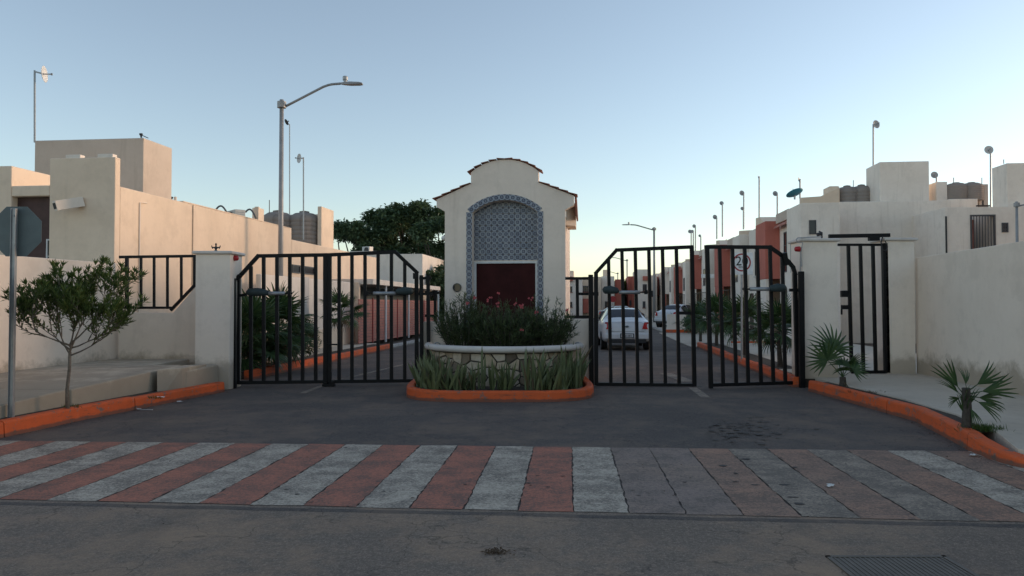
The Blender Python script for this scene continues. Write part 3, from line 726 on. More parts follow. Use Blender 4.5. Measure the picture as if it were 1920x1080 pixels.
mb = MB(); mb.tube([P(434.5, 480, 14.2), P(434.5, 522, 14.2)], .015, 6); tag(mb.build('conduit_pipe', M_['whitetrim'], origin=tuple(P(434, 522, 14.2))), 'thin pale pipe on the right side of the left gate pillar', 'pipe')
# ------------------------------------------------------------------ GATEHOUSE
GB = 15.9; GA = AU(946, GB); GY = S(GA, GB).y
K = GY / F                                     # metres per pixel at the facade
def gz(v): return ZV(v, GY)
def GH(a, z, db=0.0): return S(GA + a, GB + db, z)
gh = thing('gatehouse', 'small cream gatehouse with a curved stepped gable, tiled arched niche and maroon panel', 'gatehouse', tuple(S(GA, GB, 0)), -ST)
bw, ww, nw = 114 * K, 130 * K, 61.5 * K
def arc(w, zs, zt, n):                         # points from +w to -w over the crown
    h = zt - zs; r = (w * w + h * h) / (2 * h); zc = zt - r; a0 = math.asin(w / r)
    return [(r * math.sin(a0 * (1 - 2 * i / n)), zc + r * math.cos(a0 * (1 - 2 * i / n))) for i in range(n + 1)]
top = [(x, z) for x, z in arc(64 * K, gz(322), gz(299), 16)]
outline = [(-bw, 0), (-bw, gz(395)), (-bw - .0, gz(395)), (-ww, gz(386)), (-ww, gz(372)), (-64 * K, gz(343))]
outline += [(x, z) for x, z in top[::-1]]
outline += [(64 * K, gz(343)), (ww, gz(369)), (ww, gz(386)), (bw, gz(395)), (bw, 0), (nw, 0), (nw, gz(397))]
outline += arc(nw, gz(397), gz(375), 14)[1:-1]
outline += [(-nw, gz(397)), (-nw, 0)]
seen = []; 
for p in outline:
    if not seen or (abs(p[0] - seen[-1][0]) + abs(p[1] - seen[-1][1])) > 1e-5: seen.append(p)
mb = MB(); mb.prism([GH(x, z) for x, z in seen], S(0, .26) ); mb.build('front_wall', M_['gatehouse'], gh)
mb = MB(); mb.prism([GH(x, z, .262) for x, z in [(-bw + .01, 0), (-bw + .01, gz(397)), (bw - .01, gz(397)), (bw - .01, 0)]], S(0, .06)); 
mb.prism([GH(x, z, .262) for x, z in [(-64 * K, gz(396)), (-64 * K, gz(350)), (64 * K, gz(350)), (64 * K, gz(396))]], S(0, .06)); mb.build('niche_back', M_['gatehouse'], gh)
mb = MB(); mb.sbox(GA - bw + .02, GA + bw - .02, GB + .33, GB + 3.6, 0, gz(400)); mb.build('body', M_['gatehouse'], gh)
# eave box on the right side, its face slanted to catch the sun, and the pitched roof behind the gable
for sgn in (1,):
    x0, x1 = bw + .004, ww + .02; mb = MB(); mb.prism([S(GA + x0, GB + .262, gz(421)), S(GA + x1, GB + .52, gz(421)), S(GA + x1, GB + 1.3, gz(421)), S(GA + x0, GB + 1.3, gz(421))], (0, 0, gz(377) - gz(421))); mb.build('eave_box', M_['cream'], gh, bevel=.008)
    mb = MB(); mb.prism([GH(x, z, .25) for x, z in ((ww + .012, gz(392)), (ww + .045, gz(409)), (ww + .075, gz(407)), (ww + .05, gz(366)), (ww + .01, gz(364)))], S(0, .62)); mb.build('eave_tile', M_['rooftile'], gh, bevel=.006)
    continue
    mb = MB(); x0, x1 = (bw + .005) * sgn, (ww + .04) * sgn
    mb.prism([GH(x, z, .28) for x, z in ((x0, gz(421)), (x1, gz(419)), (x1, gz(378)), (x0, gz(372)))], S(.16 * sgn if sgn > 0 else 0, 3.2)); mb.build('eave_box', M_['cream'], gh, bevel=.01)
    mb = MB()
    for j in range(13):
        b0 = .28 + j * .25
        mb.hexa([GH(sgn * (ww + .035), gz(384) , b0), GH(sgn * (ww + .10), gz(404), b0), GH(sgn * (ww + .10), gz(404), b0 + .23), GH(sgn * (ww + .035), gz(384), b0 + .23),
                 GH(sgn * (ww + .04), gz(366), b0), GH(sgn * (ww + .13), gz(400), b0), GH(sgn * (ww + .13), gz(400), b0 + .23), GH(sgn * (ww + .04), gz(366), b0 + .23)])
    mb.build('eave_tiles', M_['rooftile'], gh)
def rooftile(x0, z0, x1, z1, lift=0.0):        # one clay tile lying on the gable line, bed to tip
    p0 = GH(x0, z0, -.05); p1 = GH(x1, z1, -.05); d = (p1 - p0).normalized(); b = S(0, 1).normalized(); up = d.cross(b); up = up if up.z > 0 else -up
    mb = MB(); n = 5; w = .40; prof = []
    L = (p1 - p0).length
    for q, (u_, t_) in enumerate(((-.02, 0.0), (-.02, .035))): pass
    mb.hexa([p0 + up * (.004 + lift), p1 + up * .004, p1 + b * w + up * .004, p0 + b * w + up * (.004 + lift), p0 + up * (.026 + lift), p1 + up * .020, p1 + b * w + up * .020, p0 + b * w + up * (.026 + lift)])
    mb.build('roof_tile', M_['rooftile'], gh, bevel=.006)
def run(xa, za, xb, zb, n):                    # from high to low
    for i in range(n):
        t0, t1 = i / n, (i + 1) / n
        # each tile tips up at its lower end over the next one
        rooftile(xa + (xb - xa) * (t1 + .04), za + (zb - za) * (t1 + .04), xa + (xb - xa) * t0, za + (zb - za) * t0, .022)
run(64 * K, gz(343), ww + .03, gz(369.5), 4); run(-64 * K, gz(343), -ww - .04, gz(372.5), 4)
ar = arc(69 * K, gz(324), gz(299), 10)
for i in range(10):
    (xa, za), (xb, zb) = ar[i], ar[i + 1]
    if i < 5: rooftile(xa, za, xb, zb, .018)
    else: rooftile(xb, zb, xa, za, .018)
# talavera tiles
ts = 2 * nw / 11; tb = MB(); h = ts / 2 - .0012
tme = None
def tmesh():
    m_ = MB(); s_ = h; c_ = .0035
    m_.v = [(-s_, 0, -s_), (s_, 0, -s_), (s_, 0, s_), (-s_, 0, s_), (-s_ + c_, -.008, -s_ + c_), (s_ - c_, -.008, -s_ + c_), (s_ - c_, -.008, s_ - c_), (-s_ + c_, -.008, s_ - c_)]
    m_.f = [(4, 5, 6, 7), (0, 1, 5, 4), (1, 2, 6, 5), (2, 3, 7, 6), (3, 0, 4, 7)]
    return m_.mesh('tile', M_['tile'])
tme = tmesh(); RZ = Matrix.Rotation(-ST, 4, 'Z')
def tile_at(x, z, db, rot=0.0):
    M = Matrix.Translation(GH(x, z, db)) @ RZ @ Matrix.Rotation(-rot, 4, 'Y'); instance('tile', tme, gh, M)
zt0 = gz(487) + ts / 2; ar_in = arc(nw, gz(397), gz(375), 40)
def arch_z(x):
    return min(ar_in, key=lambda p: abs(p[0] - x))[1]
for i in range(11):
    x = -nw + ts * (i + .5)
    for j in range(12):
        z = zt0 + j * ts
        if z - ts * .5 < arch_z(x): tile_at(x, z, .258)
# band on the front face: jambs and arch
for sgn in (-1, 1):
    z = gz(397) - ts / 2
    while z > .9: tile_at(sgn * (nw + ts / 2 + .002), z, -.002); z -= ts
    # return into the niche
    z = gz(397) - ts / 2
ro = arc(nw + ts / 2, gz(397) + .02, gz(375) + ts / 2, 14)
for i in range(14):
    x = (ro[i][0] + ro[i + 1][0]) / 2; z = (ro[i][1] + ro[i + 1][1]) / 2; an = math.atan2(ro[i][1] - ro[i + 1][1], ro[i][0] - ro[i + 1][0])
    tile_at(x, z, -.002 - .0006 * (i % 2), an)
# panel
pw = 56.5 * K; fw = 5 * K
mb = MB(); mb.prism([GH(x, z, .236) for x, z in ((-pw, .7), (pw, .7), (pw, gz(493)), (-pw, gz(493)))], S(0, .02)); pn = mb.build('panel', M_['maroon'], gh)
for x0, x1, z0, z1 in ((-pw - fw, -pw, .7, gz(493)), (pw, pw + fw, .7, gz(493)), (-pw - fw, pw + fw, gz(493) + .001, gz(489))):
    mb = MB(); mb.prism([GH(x, z, .20) for x, z in ((x0, z0), (x1, z0), (x1, z1), (x0, z1))], S(0, .055)); mb.build('panel_frame', M_['whitetrim'], gh, bevel=.004)
# porthole and side lamp
mb = MB(); M = Matrix.Translation(GH(-90 * K, gz(539), -.03)) @ RZ @ Matrix.Rotation(R(-90), 4, 'X')
mb.lathe([(.085, .03), (.095, .022), (.095, .0), (.08, .0), (.078, .026)], M, 24); 
po = mb.build('porthole', M_['framed'], gh, smooth=False); mb = MB(); mb.lathe([(.079, .018), (.079, .024)], M, 24); mb.build('pane', M_['darkglass'], po)
p = GH(-bw - .05, gz(444), .15); mb = MB(); mb.lathe([(.02, -.05), (.055, -.03), (.06, .0), (.05, .035), (.02, .05)], Matrix.Translation(p), 12)
mb.build('lamp_globe', M_['whitetrim'], gh, smooth=True)
# low walls beside the gatehouse with little railings
def lowwall(label, u0, u1, vt, Y, rails, bars):
    t = thing('low_wall', label, 'wall', (XU((u0 + u1) / 2, Y), Y, 0))
    mb = MB(); mb.box(XU(u0, Y), XU(u1, Y), Y, Y + .15, 0, ZV(vt, Y)); mb.build('wall', M_['gatehouse'], t, bevel=.012)
    return t
lowwall('low cream wall between the left gate and the gatehouse', 794, 838, 603, 14.95, None, None)
lowwall('low cream wall between the gatehouse and the right gate', 1050, 1106, 598, 14.95, None, None)
t = thing('small_railing', 'small black railing on the low wall left of the gatehouse', 'railing', tuple(P(808, 603, 15.02)))
for a in ((797, 548, 824, 549), (797, 592, 822, 592)): rail(t, *a, 15.02, 15.02, .05)
for u in (816, 822): rail(t, u, 546, u, 603, 15.02, 15.02, .055 if u < 820 else .03, 'bar', 'black' if u < 820 else 'whitetrim')
t = thing('small_railing', 'small black railing on the low wall right of the gatehouse', 'railing', tuple(P(1085, 598, 15.02)))
for a in ((1060, 522, 1108, 522), (1082, 551, 1106, 551), (1058, 594, 1106, 594)): rail(t, *a, 15.02, 15.02, .055)
rail(t, 1082, 522, 1083, 594, 15.02, 15.02, .06, 'bar')
# ------------------------------------------------------------------ PLANTER with stone facing
PC = Vector((XU(945, 14.6), 14.75, 0)); pax, pay = 1.40, 1.38
def pell(s_, ax=pax, ay=pay, ex=2.0):          # s in 0..1 from the left end round the front to the right
    t_ = math.pi * s_; c, sn = math.cos(t_), math.sin(t_)
    f = lambda q: math.copysign(abs(q) ** (2 / ex), q)
    return Vector((PC.x - ax * f(c), PC.y - ay * f(sn), 0))
ptr = thing('stone_planter', 'round fronted planter faced with pale irregular stone under a thick grey rim', 'planter', tuple(PC))
mb = MB(); n = 40; ring = [pell(i / n) for i in range(n + 1)]
for i in range(n):
    a, b = ring[i], ring[i + 1]; mb.add([a, b, b + Vector((0, 0, .73)), a + Vector((0, 0, .73))], [(0, 1, 2, 3)])
mb.add([p + Vector((0, 0, .73)) for p in ring], [tuple(range(n + 1))]); mb.build('core', M_['grout'], ptr, smooth=True)
rim = [pell(i / 48, pax + .09, pay + .09) + Vector((0, 0, .80)) for i in range(49)]
rim = [rim[0] + Vector((0, .25, 0))] + rim + [rim[-1] + Vector((0, .25, 0))]
mb = MB(); mb.sweep([p - Vector((0, 0, .80)) for p in rim], [(.075 * math.cos(t_), .795 + .062 * math.sin(t_)) for t_ in [2 * math.pi * i / 12 for i in range(12)]] ); mb.build('rim', M_['coping'], ptr, smooth=True)
mb = MB(); mb.add([pell(i / 30, pax + .03, pay + .03) + Vector((0, 0, .80)) for i in range(31)], [tuple(range(31))]); mb.build('soil', M_['soil'], ptr)
for u in (820, 1083):
    mb = MB(); q = P(u, 648, 14.45); mb.tube([q + Vector((.06 * math.cos(t_), 0, .06 * math.sin(t_))) for t_ in [i * .7 for i in range(8)]], .012, 6); mb.build('iron_ring', M_['galv'], ptr)
# stones: Voronoi cells on the unrolled facing
rv = random.Random(21); LEN = 4.35; HH = .70
seeds = []
while len(seeds) < 92:
    p = (rv.uniform(0, LEN), rv.uniform(0, HH))
    if all((p[0] - q[0]) ** 2 + (p[1] - q[1]) ** 2 > .128 ** 2 for q in seeds) or rv.random() < .002: seeds.append(p)
def clip(poly, px, py, nx, ny):                # keep the side where (q-p).n <= 0
    out = []
    for i in range(len(poly)):
        a = poly[i]; b = poly[(i + 1) % len(poly)]
        da = (a[0] - px) * nx + (a[1] - py) * ny; db = (b[0] - px) * nx + (b[1] - py) * ny
        if da <= 0: out.append(a)
        if (da < 0 < db) or (db < 0 < da): t_ = da / (da - db); out.append((a[0] + (b[0] - a[0]) * t_, a[1] + (b[1] - a[1]) * t_))
    return out
for i, s0 in enumerate(seeds):
    poly = [(0, 0), (LEN, 0), (LEN, HH), (0, HH)]
    for j, s1 in enumerate(seeds):
        if i == j: continue
        dx, dy = s1[0] - s0[0], s1[1] - s0[1]; dd = math.hypot(dx, dy)
        if dd > .6: continue
        nx, ny = dx / dd, dy / dd; mx, my = s0[0] + dx / 2 - nx * .011, s0[1] + dy / 2 - ny * .011
        poly = clip(poly, mx, my, nx, ny)
        if len(poly) < 3: break
    if len(poly) < 3: continue
    cx = sum(p[0] for p in poly) / len(poly); cy = sum(p[1] for p in poly) / len(poly)
    # chamfered, slightly uneven
    outv = []; th = rv.uniform(.014, .045)
    pts2 = []
    for k in range(len(poly)):
        a = poly[k]; b = poly[(k + 1) % len(poly)]
        for t_ in (.0, .5):
            x = a[0] + (b[0] - a[0]) * t_ + rv.uniform(-.004, .004); y = a[1] + (b[1] - a[1]) * t_ + rv.uniform(-.004, .004); pts2.append((x, y))
    def to3(x, y, o_):
        s_ = max(0, min(1, x / LEN)); q = pell(s_, pax + o_, pay + o_); return q + Vector((0, 0, y + .01))
    mb = MB(); n = len(pts2)
    base = [to3(x, y, .001) for x, y in pts2]; mid_ = [to3(x, y, th * .7) for x, y in pts2]
    topv = [to3(cx + (x - cx) * .88, cy + (y - cy) * .88, th) for x, y in pts2]
    mb.v = [tuple(p) for p in base + mid_ + topv]
    for k in range(n):
        l = (k + 1) % n
        mb.f.append((k, l, l + n, k + n)); mb.f.append((k + n, l + n, l + 2 * n, k + 2 * n))
    mb.f.append(tuple(range(2 * n, 3 * n)))
    mb.build('stone', M_['stone'], ptr)
# orange oval kerb of the front bed
oc = Vector((XU(938, 13.4), 14.35, 0))
def oval(s_, ax, ay, ex=4.0):
    t_ = math.pi * s_; c, sn = math.cos(t_), math.sin(t_); f = lambda q: math.copysign(abs(q) ** (2 / ex), q)
    return Vector((oc.x - ax * f(c), oc.y - ay * f(sn), 0))
op = [oval(i / 40, 1.70, 2.08) for i in range(41)]; op = [op[0] + Vector((0, .6, 0))] + op + [op[-1] + Vector((0, .6, 0))]
kerb('planter_kerb', op, 8, M_['kerb'], side=1, w=.15, h=.185)
mb = MB(); pp = [oval(i / 40, 1.5, 1.96) + Vector((0, 0, .14)) for i in range(41)] + [oc + Vector((1.5, .6, .14)), oc + Vector((-1.5, .6, .14))]
mb.add(pp, [tuple(range(len(pp)))]); mb.build('flower_bed', M_['soil'], kind='structure')
# ------------------------------------------------------------------ PLANTS
def blade(mb, p, d, L, W, rl, curve=.1, n=4, twist=0.0):
    d = d.normalized(); x = d.cross(Vector((0, 0, 1))); x = x.normalized() if x.length > .01 else Vector((1, 0, 0))
    x = Matrix.Rotation(rl, 3, d) @ x; nn = x.cross(d); n0 = len(mb.v)
    bend = Vector((d.x, d.y, 0)) * curve
    for i in range(n):
        t_ = i / n; w = W * (.55 + 1.1 * t_ - 1.35 * t_ * t_ + .0)
        q = p + d * L * t_ + bend * t_ * t_ * L
        xr = x * math.cos(twist * t_) + nn * math.sin(twist * t_)
        mb.v += [tuple(q - xr * w / 2), tuple(q + nn * w * .18), tuple(q + xr * w / 2)]
    mb.v.append(tuple(p + d * L + bend * L))
    for i in range(n - 1):
        a = n0 + i * 3; mb.f += [(a, a + 1, a + 4, a + 3), (a + 1, a + 2, a + 5, a + 4)]
    a = n0 + (n - 1) * 3; mb.f += [(a, a + 1, n0 + n * 3), (a + 1, a + 2, n0 + n * 3)]
rp = random.Random(5)
words = ['leftmost clump of', 'second from the left clump of', 'third from the left clump of', 'fourth from the left clump of', 'fifth from the left clump of', 'sixth from the left clump of',
         'seventh from the left clump of', 'eighth from the left clump of', 'middle clump of', 'tenth from the left clump of', 'eleventh from the left clump of', 'twelfth from the left clump of', 'thirteenth from the left clump of',
         'fourteenth from the left clump of', 'fifteenth from the left clump of', 'next to rightmost clump of', 'rightmost clump of']
for i in range(17):
    s_ = .03 + .94 * i / 16
    c = oval(s_, 1.36, 1.78) if i % 2 else oval(s_, 1.27, 1.60)
    c = c + Vector((rp.uniform(-.04, .04), rp.uniform(-.05, .12), .14))
    t = thing('snake_plant', words[i] + ' snake plant leaves in the orange kerbed bed', 'plant', tuple(c), 0, 'snake plants around the stone planter')
    tall = {0: .70, 1: .64, 2: .55, 5: .55, 8: .52, 9: .68, 12: .62, 13: .56, 14: .62, 15: .72, 16: .72}.get(i, .48)
    for k in range(rp.randint(27, 34)):
        az = rp.uniform(0, 6.28); tilt = rp.uniform(.02, .55)
        d = Vector((math.cos(az) * math.sin(tilt), math.sin(az) * math.sin(tilt), math.cos(tilt)))
        mb = MB(); o = Vector((rp.uniform(-.17, .17), rp.uniform(-.16, .20), -.01))
        blade(mb, c + o, d, tall * rp.uniform(.45, 1.15), rp.uniform(.05, .09), rp.uniform(0, 3.1), rp.uniform(-.1, .25), 4, rp.uniform(-.8, .8))
        mb.build('leaf', M_['palmdry' if rp.random() < .07 else 'snake'], t, smooth=True, recalc=False)
# one tall leaf standing before the rim
c = Vector((XU(904, 13.0), 12.95, .14)); t = thing('snake_plant', 'tall single snake plant leaf standing up past the planter rim', 'plant', tuple(c))
for k, (dx, L) in enumerate(((0, .78), (.04, .6), (-.05, .5))):
    mb = MB(); blade(mb, c + Vector((dx, 0, 0)), Vector((dx * .6, .02, 1)), L, .06, .3 + k, .02, 5, .3); mb.build('leaf', M_['snake'], t, smooth=True, recalc=False)
# oleander bushes with pink flowers behind the rim
def oleander(label, cx, cy, rx, ry, h, nst, nleaf, flowers, seed, z0=.8, lean=1.0):
    r_ = random.Random(seed); t = thing('oleander_bush', label, 'bush', (cx, cy, z0), 0, 'oleander bushes in the stone planter')
    st = MB(); lf = MB(); tips = []
    for i in range(nst):
        az = r_.uniform(0, 6.283); rr = math.sqrt(r_.random())
        tip = Vector((cx + rx * rr * math.cos(az), cy + ry * rr * math.sin(az), z0 + h * (1 - .5 * rr * rr) * r_.uniform(.45, 1.12)))
        base = Vector((cx + (tip.x - cx) * .55, cy + (tip.y - cy) * .55, z0 - .03)); mid = base.lerp(tip, .5) + Vector((0, 0, .04))
        pts = [base, mid, tip]; st.tube(pts, [.008, .006, .003], 4, False); tips.append(tip)
        for k in range(nleaf):
            t_ = r_.uniform(.06, 1.0); q = base.lerp(mid, t_ * 2) if t_ < .5 else mid.lerp(tip, t_ * 2 - 1)
            d = (tip - base).normalized() * r_.uniform(.3, 1.0) + Vector((r_.uniform(-1, 1), r_.uniform(-1, 1), r_.uniform(-.5, .7))) * .8
            lf.leaf(q, d, Vector((r_.uniform(-.4, .4), r_.uniform(-.4, .4), 1)), r_.uniform(.08, .14), r_.uniform(.013, .021))
    st.build('stems', M_['barkd'], t); o = lf.build('foliage', M_['oleander'], t, recalc=False)
    for (u, v, Y, n) in flowers:
        c = P(u, v, Y); fb = MB()
        for q in range(n):
            cc = c + Vector((r_.uniform(-.035, .035), r_.uniform(-.03, .03), r_.uniform(-.035, .035)))
            for a in range(5):
                an = a * 1.257 + r_.random(); fb.leaf(cc, Vector((math.cos(an), -.5, math.sin(an))), Vector((0, -1, 0)), .026, .022, .1)
        fb.build('flower', M_['pink'], t, recalc=False)
        s2 = MB(); s2.tube([c, c + Vector((0, .02, -.16))], .003, 4, False); s2.build('flower_stalk', M_['barkd'], t)
PX = PC.x
oleander('left oleander bush in the planter, spreading past the gatehouse corner', PX - .72, 14.38, .70, .46, .95, 118, 44, [(876, 570, 14.2, 4), (889, 557, 14.2, 3), (921, 555, 14.2, 2), (915, 563, 14.1, 2)], 1)
oleander('middle oleander bush in the planter with pink flowers before the maroon panel', PX + .02, 14.15, .70, .50, .84, 118, 44, [(935, 551, 14.1, 3), (932, 566, 14.1, 3), (933, 573, 14.0, 2), (977, 575, 13.9, 6), (980, 616, 13.75, 4), (964, 570, 14, 2)], 2)
oleander('right oleander bush in the planter, reaching towards the right gate', PX + .74, 14.38, .70, .46, .90, 112, 44, [(995, 559, 14.2, 3), (1006, 586, 14.0, 3), (1062, 582, 14.2, 2)], 3)
# ------------------------------------------------------------------ fan palms
def fan_mesh(name, L=.55, seg=15, spread=R(205), pet=.5, droop=.35, m='palm', seed=0, W=.045):
    """one frond: petiole along +X, fan of folded leaflets"""
    r_ = random.Random(seed); mb = MB()
    mb.tube([(0, 0, 0), (pet * .55, 0, .02), (pet, 0, 0)], [.013, .009, .007], 5, False)
    c = Vector((pet, 0, 0))
    for i in range(seg):
        an = -spread / 2 + spread * i / (seg - 1) + r_.uniform(-.03, .03)
        l = L * (.72 + .28 * math.cos(an * .8)) * r_.uniform(.9, 1.06)
        d = Vector((math.cos(an), math.sin(an), 0)); s_ = Vector((-d.y, d.x, 0)); n0 = len(mb.v)
        for t_, w in ((0, .008), (.35, W), (.65, W * .8), (.86, W * .4)):
            q = c + d * l * t_ + Vector((0, 0, -droop * l * t_ ** 2.4 + .05 * t_))
            mb.v += [tuple(q - s_ * w / 2), tuple(q + Vector((0, 0, w * .35))), tuple(q + s_ * w / 2)]
        mb.v.append(tuple(c + d * l + Vector((0, 0, -droop * l * 1.05 + .04))))
        for k in range(3):
            a = n0 + k * 3; mb.f += [(a, a + 1, a + 4, a + 3), (a + 1, a + 2, a + 5, a + 4)]
        a = n0 + 9; mb.f += [(a, a + 1, n0 + 12), (a + 1, a + 2, n0 + 12)]
    return mb.mesh(name, M_[m], None, True)
FN = fan_mesh('frond_narrow', .52, 6, R(46), .22, .28, seed=9, W=.034)
FM = [fan_mesh('frond_a', .50, 17, R(220), .42, .30, seed=1), fan_mesh('frond_b', .46, 15, R(190), .36, .5, seed=2), fan_mesh('frond_c', .52, 19, R(240), .5, .15, seed=3)]
FD = fan_mesh('frond_dry', .42, 11, R(150), .25, 1.1, 'palmdry', 4)
def palm(label, loc, h, nf, scale=1.0, seed=0, elev=(-25, 75), trunk=.045, dry=3, extra=(), group='fan palms', dense=1, narrow=()):
    r_ = random.Random(seed); t = thing('fan_palm', label, 'palm', tuple(loc), 0, group); loc = Vector(loc)
    mb = MB(); mb.tube([loc + Vector((0, 0, -.05)), loc + Vector((r_.uniform(-.02, .02), 0, h * .5)), loc + Vector((0, 0, h))], [trunk * 1.2, trunk, trunk * .9], 8); mb.build('trunk', M_['barkd'], t)
    for i in range(nf):
        az = i * 2.399 + r_.uniform(-.3, .3); el = R(elev[0] + (elev[1] - elev[0]) * ((i + .5) / nf)) + r_.uniform(-.1, .1)
        M = Matrix.Translation(loc + Vector((0, 0, h - .02 + .04 * i / nf))) @ Matrix.Rotation(az, 4, 'Z') @ Matrix.Rotation(-el, 4, 'Y') @ Matrix.Rotation(r_.uniform(-.5, .5), 4, 'X') @ Matrix.Scale(scale * r_.uniform(.85, 1.1), 4)
        instance('frond', FM[i % 3], t, M)
    for i in range(dry):
        az = r_.uniform(0, 6.28); M = Matrix.Translation(loc + Vector((0, 0, h - .06))) @ Matrix.Rotation(az, 4, 'Z') @ Matrix.Rotation(R(35), 4, 'Y') @ Matrix.Scale(scale * .8, 4); instance('dry_frond', FD, t, M)
    for (az, el, ro_, sc, hf) in narrow:
        M = Matrix.Translation(loc + Vector((0, 0, h * hf))) @ Matrix.Rotation(R(az), 4, 'Z') @ Matrix.Rotation(-R(el), 4, 'Y') @ Matrix.Rotation(R(ro_), 4, 'X') @ Matrix.Scale(sc, 4); instance('frond', FN, t, M)
    for (az, el, ro_, k, sc) in extra:
        M = Matrix.Translation(loc + Vector((0, 0, h))) @ Matrix.Rotation(R(az), 4, 'Z') @ Matrix.Rotation(-R(el), 4, 'Y') @ Matrix.Rotation(R(ro_), 4, 'X') @ Matrix.Scale(sc, 4); instance('frond', FM[k], t, M)
    return t
# the two near ones in the right planting strip
l1 = G(1580, 724, .165); palm('low fan palm with one wide spiky fan at the foot of the right gate pillar', l1, .16, 0, .8, 5, trunk=.06, dry=2,
     extra=((100, 62, 4, 2, 1.08), (170, 50, 75, 0, .9), (10, 50, -60, 1, .72), (60, 40, 20, 1, .8), (250, 40, 10, 1, .55), (330, 35, 60, 1, .6)))
l2 = G(1812, 806, .165); palm('ragged bent fan palm on the right kerb beside a tuft of grass', l2, .48, 0, .7, 6, trunk=.05, dry=0,
     narrow=((160, 58, 75, .70, .75), (150, 48, 40, .50, .7), (8, 30, 75, .78, .9), (-10, 12, 85, .80, .85), (5, -6, 70, .74, .8), (-15, -26, 60, .62, .8), (60, 60, 40, .45, .9), (192, -12, 80, .40, .8), (-80, 78, 30, .50, .2), (100, 82, 40, .55, .1), (-160, 80, 60, .50, .15), (20, 76, 10, .5, .3), (-60, -60, 20, .45, .7), (-120, 70, 80, .42, .5)))
mb = MB(); r_ = random.Random(4)
for k in range(3):
    q = l2 + Vector((-.07 + .07 * k, .02 * k, 0)); mb.tube([q, q + Vector((-.05 + .03 * k, 0, .28)), q + Vector((-.06 + .05 * k, .02, .5))], [.02, .015, .01], 5)
# palms inside: left bed and right bed
def ab(u, a, z=.16):
    b = BU(u, a); return S(a, b, z)
palm('big fan palm right behind the left gate pillar', ab(474, -7.72), .62, 28, 1.25, 21, (-45, 85), .07, 3)
palm('broad fan palm behind the left gate, above the dense shrub', ab(520, -7.72), .82, 30, 1.28, 22, (-45, 85), .08, 3)
palm('short fan palm low behind the left gate bars', S(-7.8, 15.7, .16), .2, 12, .85, 23, (0, 75), .05, 1)
palm('slender fan palm furthest inside the left gate', ab(640, -7.72), 1.15, 17, .95, 24, (-35, 80), .04, 2)
for i, (u, lab, h, sc, se) in enumerate(((1462, 'fan palm behind the right gate, nearest to the right pillar', .82, .92, 31), (1396, 'fan palm behind the right gate under the speed sign', .88, .98, 32),
                              (1343, 'fan palm behind the right gate, left of the speed sign', .95, 1.02, 33), (1313, 'fan palm behind the gap between the right gate leaves', .82, .95, 34))):
    palm(lab, ab(u, 4.26), h, 26, sc, se, (-45, 85), .055, 2)
palm('low fan palm plant beyond the driveway, seen through the right gate', S(4.6, 44, .15), .15, 10, .9, 36, (10, 80), .05, 0)
# round shrub in the left bed
def shrub(label, c, r, h, n, m, name='shrub', leafL=.08, cat='shrub', seed=1):
    r_ = random.Random(seed); t = thing(name, label, cat, tuple(c)); lf = MB(); st = MB(); c = Vector(c)
    for i in range(12):
        az = r_.uniform(0, 6.28); st.tube([c, c + Vector((math.cos(az) * r * .4, math.sin(az) * r * .4, h * .45)), c + Vector((math.cos(az) * r * .8, math.sin(az) * r * .8, h * r_.uniform(.5, .9)))], [.014, .01, .004], 4, False)
    lobes = [(c + Vector((r_.uniform(-.5, .5) * r, r_.uniform(-.5, .5) * r, h * r_.uniform(.3, .75))), r * r_.uniform(.4, .62)) for _ in range(9)]
    for i in range(n):
        cc, rr = lobes[i % 9]; d = Vector((r_.gauss(0, 1), r_.gauss(0, 1), r_.gauss(0, 1))).normalized(); q = cc + d * rr * r_.uniform(.6, 1.05) 
        if q.z < c.z + .02: continue
        lf.leaf(q, d + Vector((r_.uniform(-.8, .8), r_.uniform(-.8, .8), r_.uniform(-.2, .9))), Vector((r_.uniform(-.5, .5), r_.uniform(-.5, .5), 1)), leafL * r_.uniform(.7, 1.2), leafL * .5)
    st.build('stems', M_['barkd'], t); lf.build('foliage', m, t, recalc=False); return t
shrub('dense round dark shrub in the left bed under the fan palms', ab(553, -7.72), .62, 1.15, 3600, M_['leafd'])
shrub('small leafy shrub on the driveway island seen through the right gate', S(5.2, 41, .1), .7, .8, 1500, M_['leafd'], leafL=.14, seed=3)
# grass tufts and weeds
def tuft(label, c, r, n, h, seed=1, m='grass', name='grass_tuft', group=None):
    r_ = random.Random(seed); mb = MB(); c = Vector(c)
    for i in range(n):
        az = r_.uniform(0, 6.28); q = c + Vector((r_.gauss(0, r * .5), r_.gauss(0, r * .35), 0)); tl = r_.uniform(.1, 1.1)
        d = Vector((math.cos(az) * math.sin(tl), math.sin(az) * math.sin(tl), math.cos(tl))); mb.leaf(q, d, Vector((0, 0, 1)), h * r_.uniform(.5, 1.1), .007, .3)
    o = mb.build(name, M_[m], recalc=False, origin=tuple(c)); o['kind'] = 'stuff'; return tag(o, label, 'grass', group)
tuft('bright green grass tuft at the foot of the ragged palm on the right kerb', G(1842, 808, .16), .22, 480, .10, 2)
tuft('small weed growing on the soil left of the gate step', G(292, 748, .17), .12, 60, .07, 3)
tuft('few weeds at the foot of the young tree by the kerb', G(135, 766, .17), .12, 70, .08, 5)
tuft('thin weeds by the right gate pillar along the kerb soil', G(1625, 737, .165), .3, 160, .06, 6, 'grassdry')
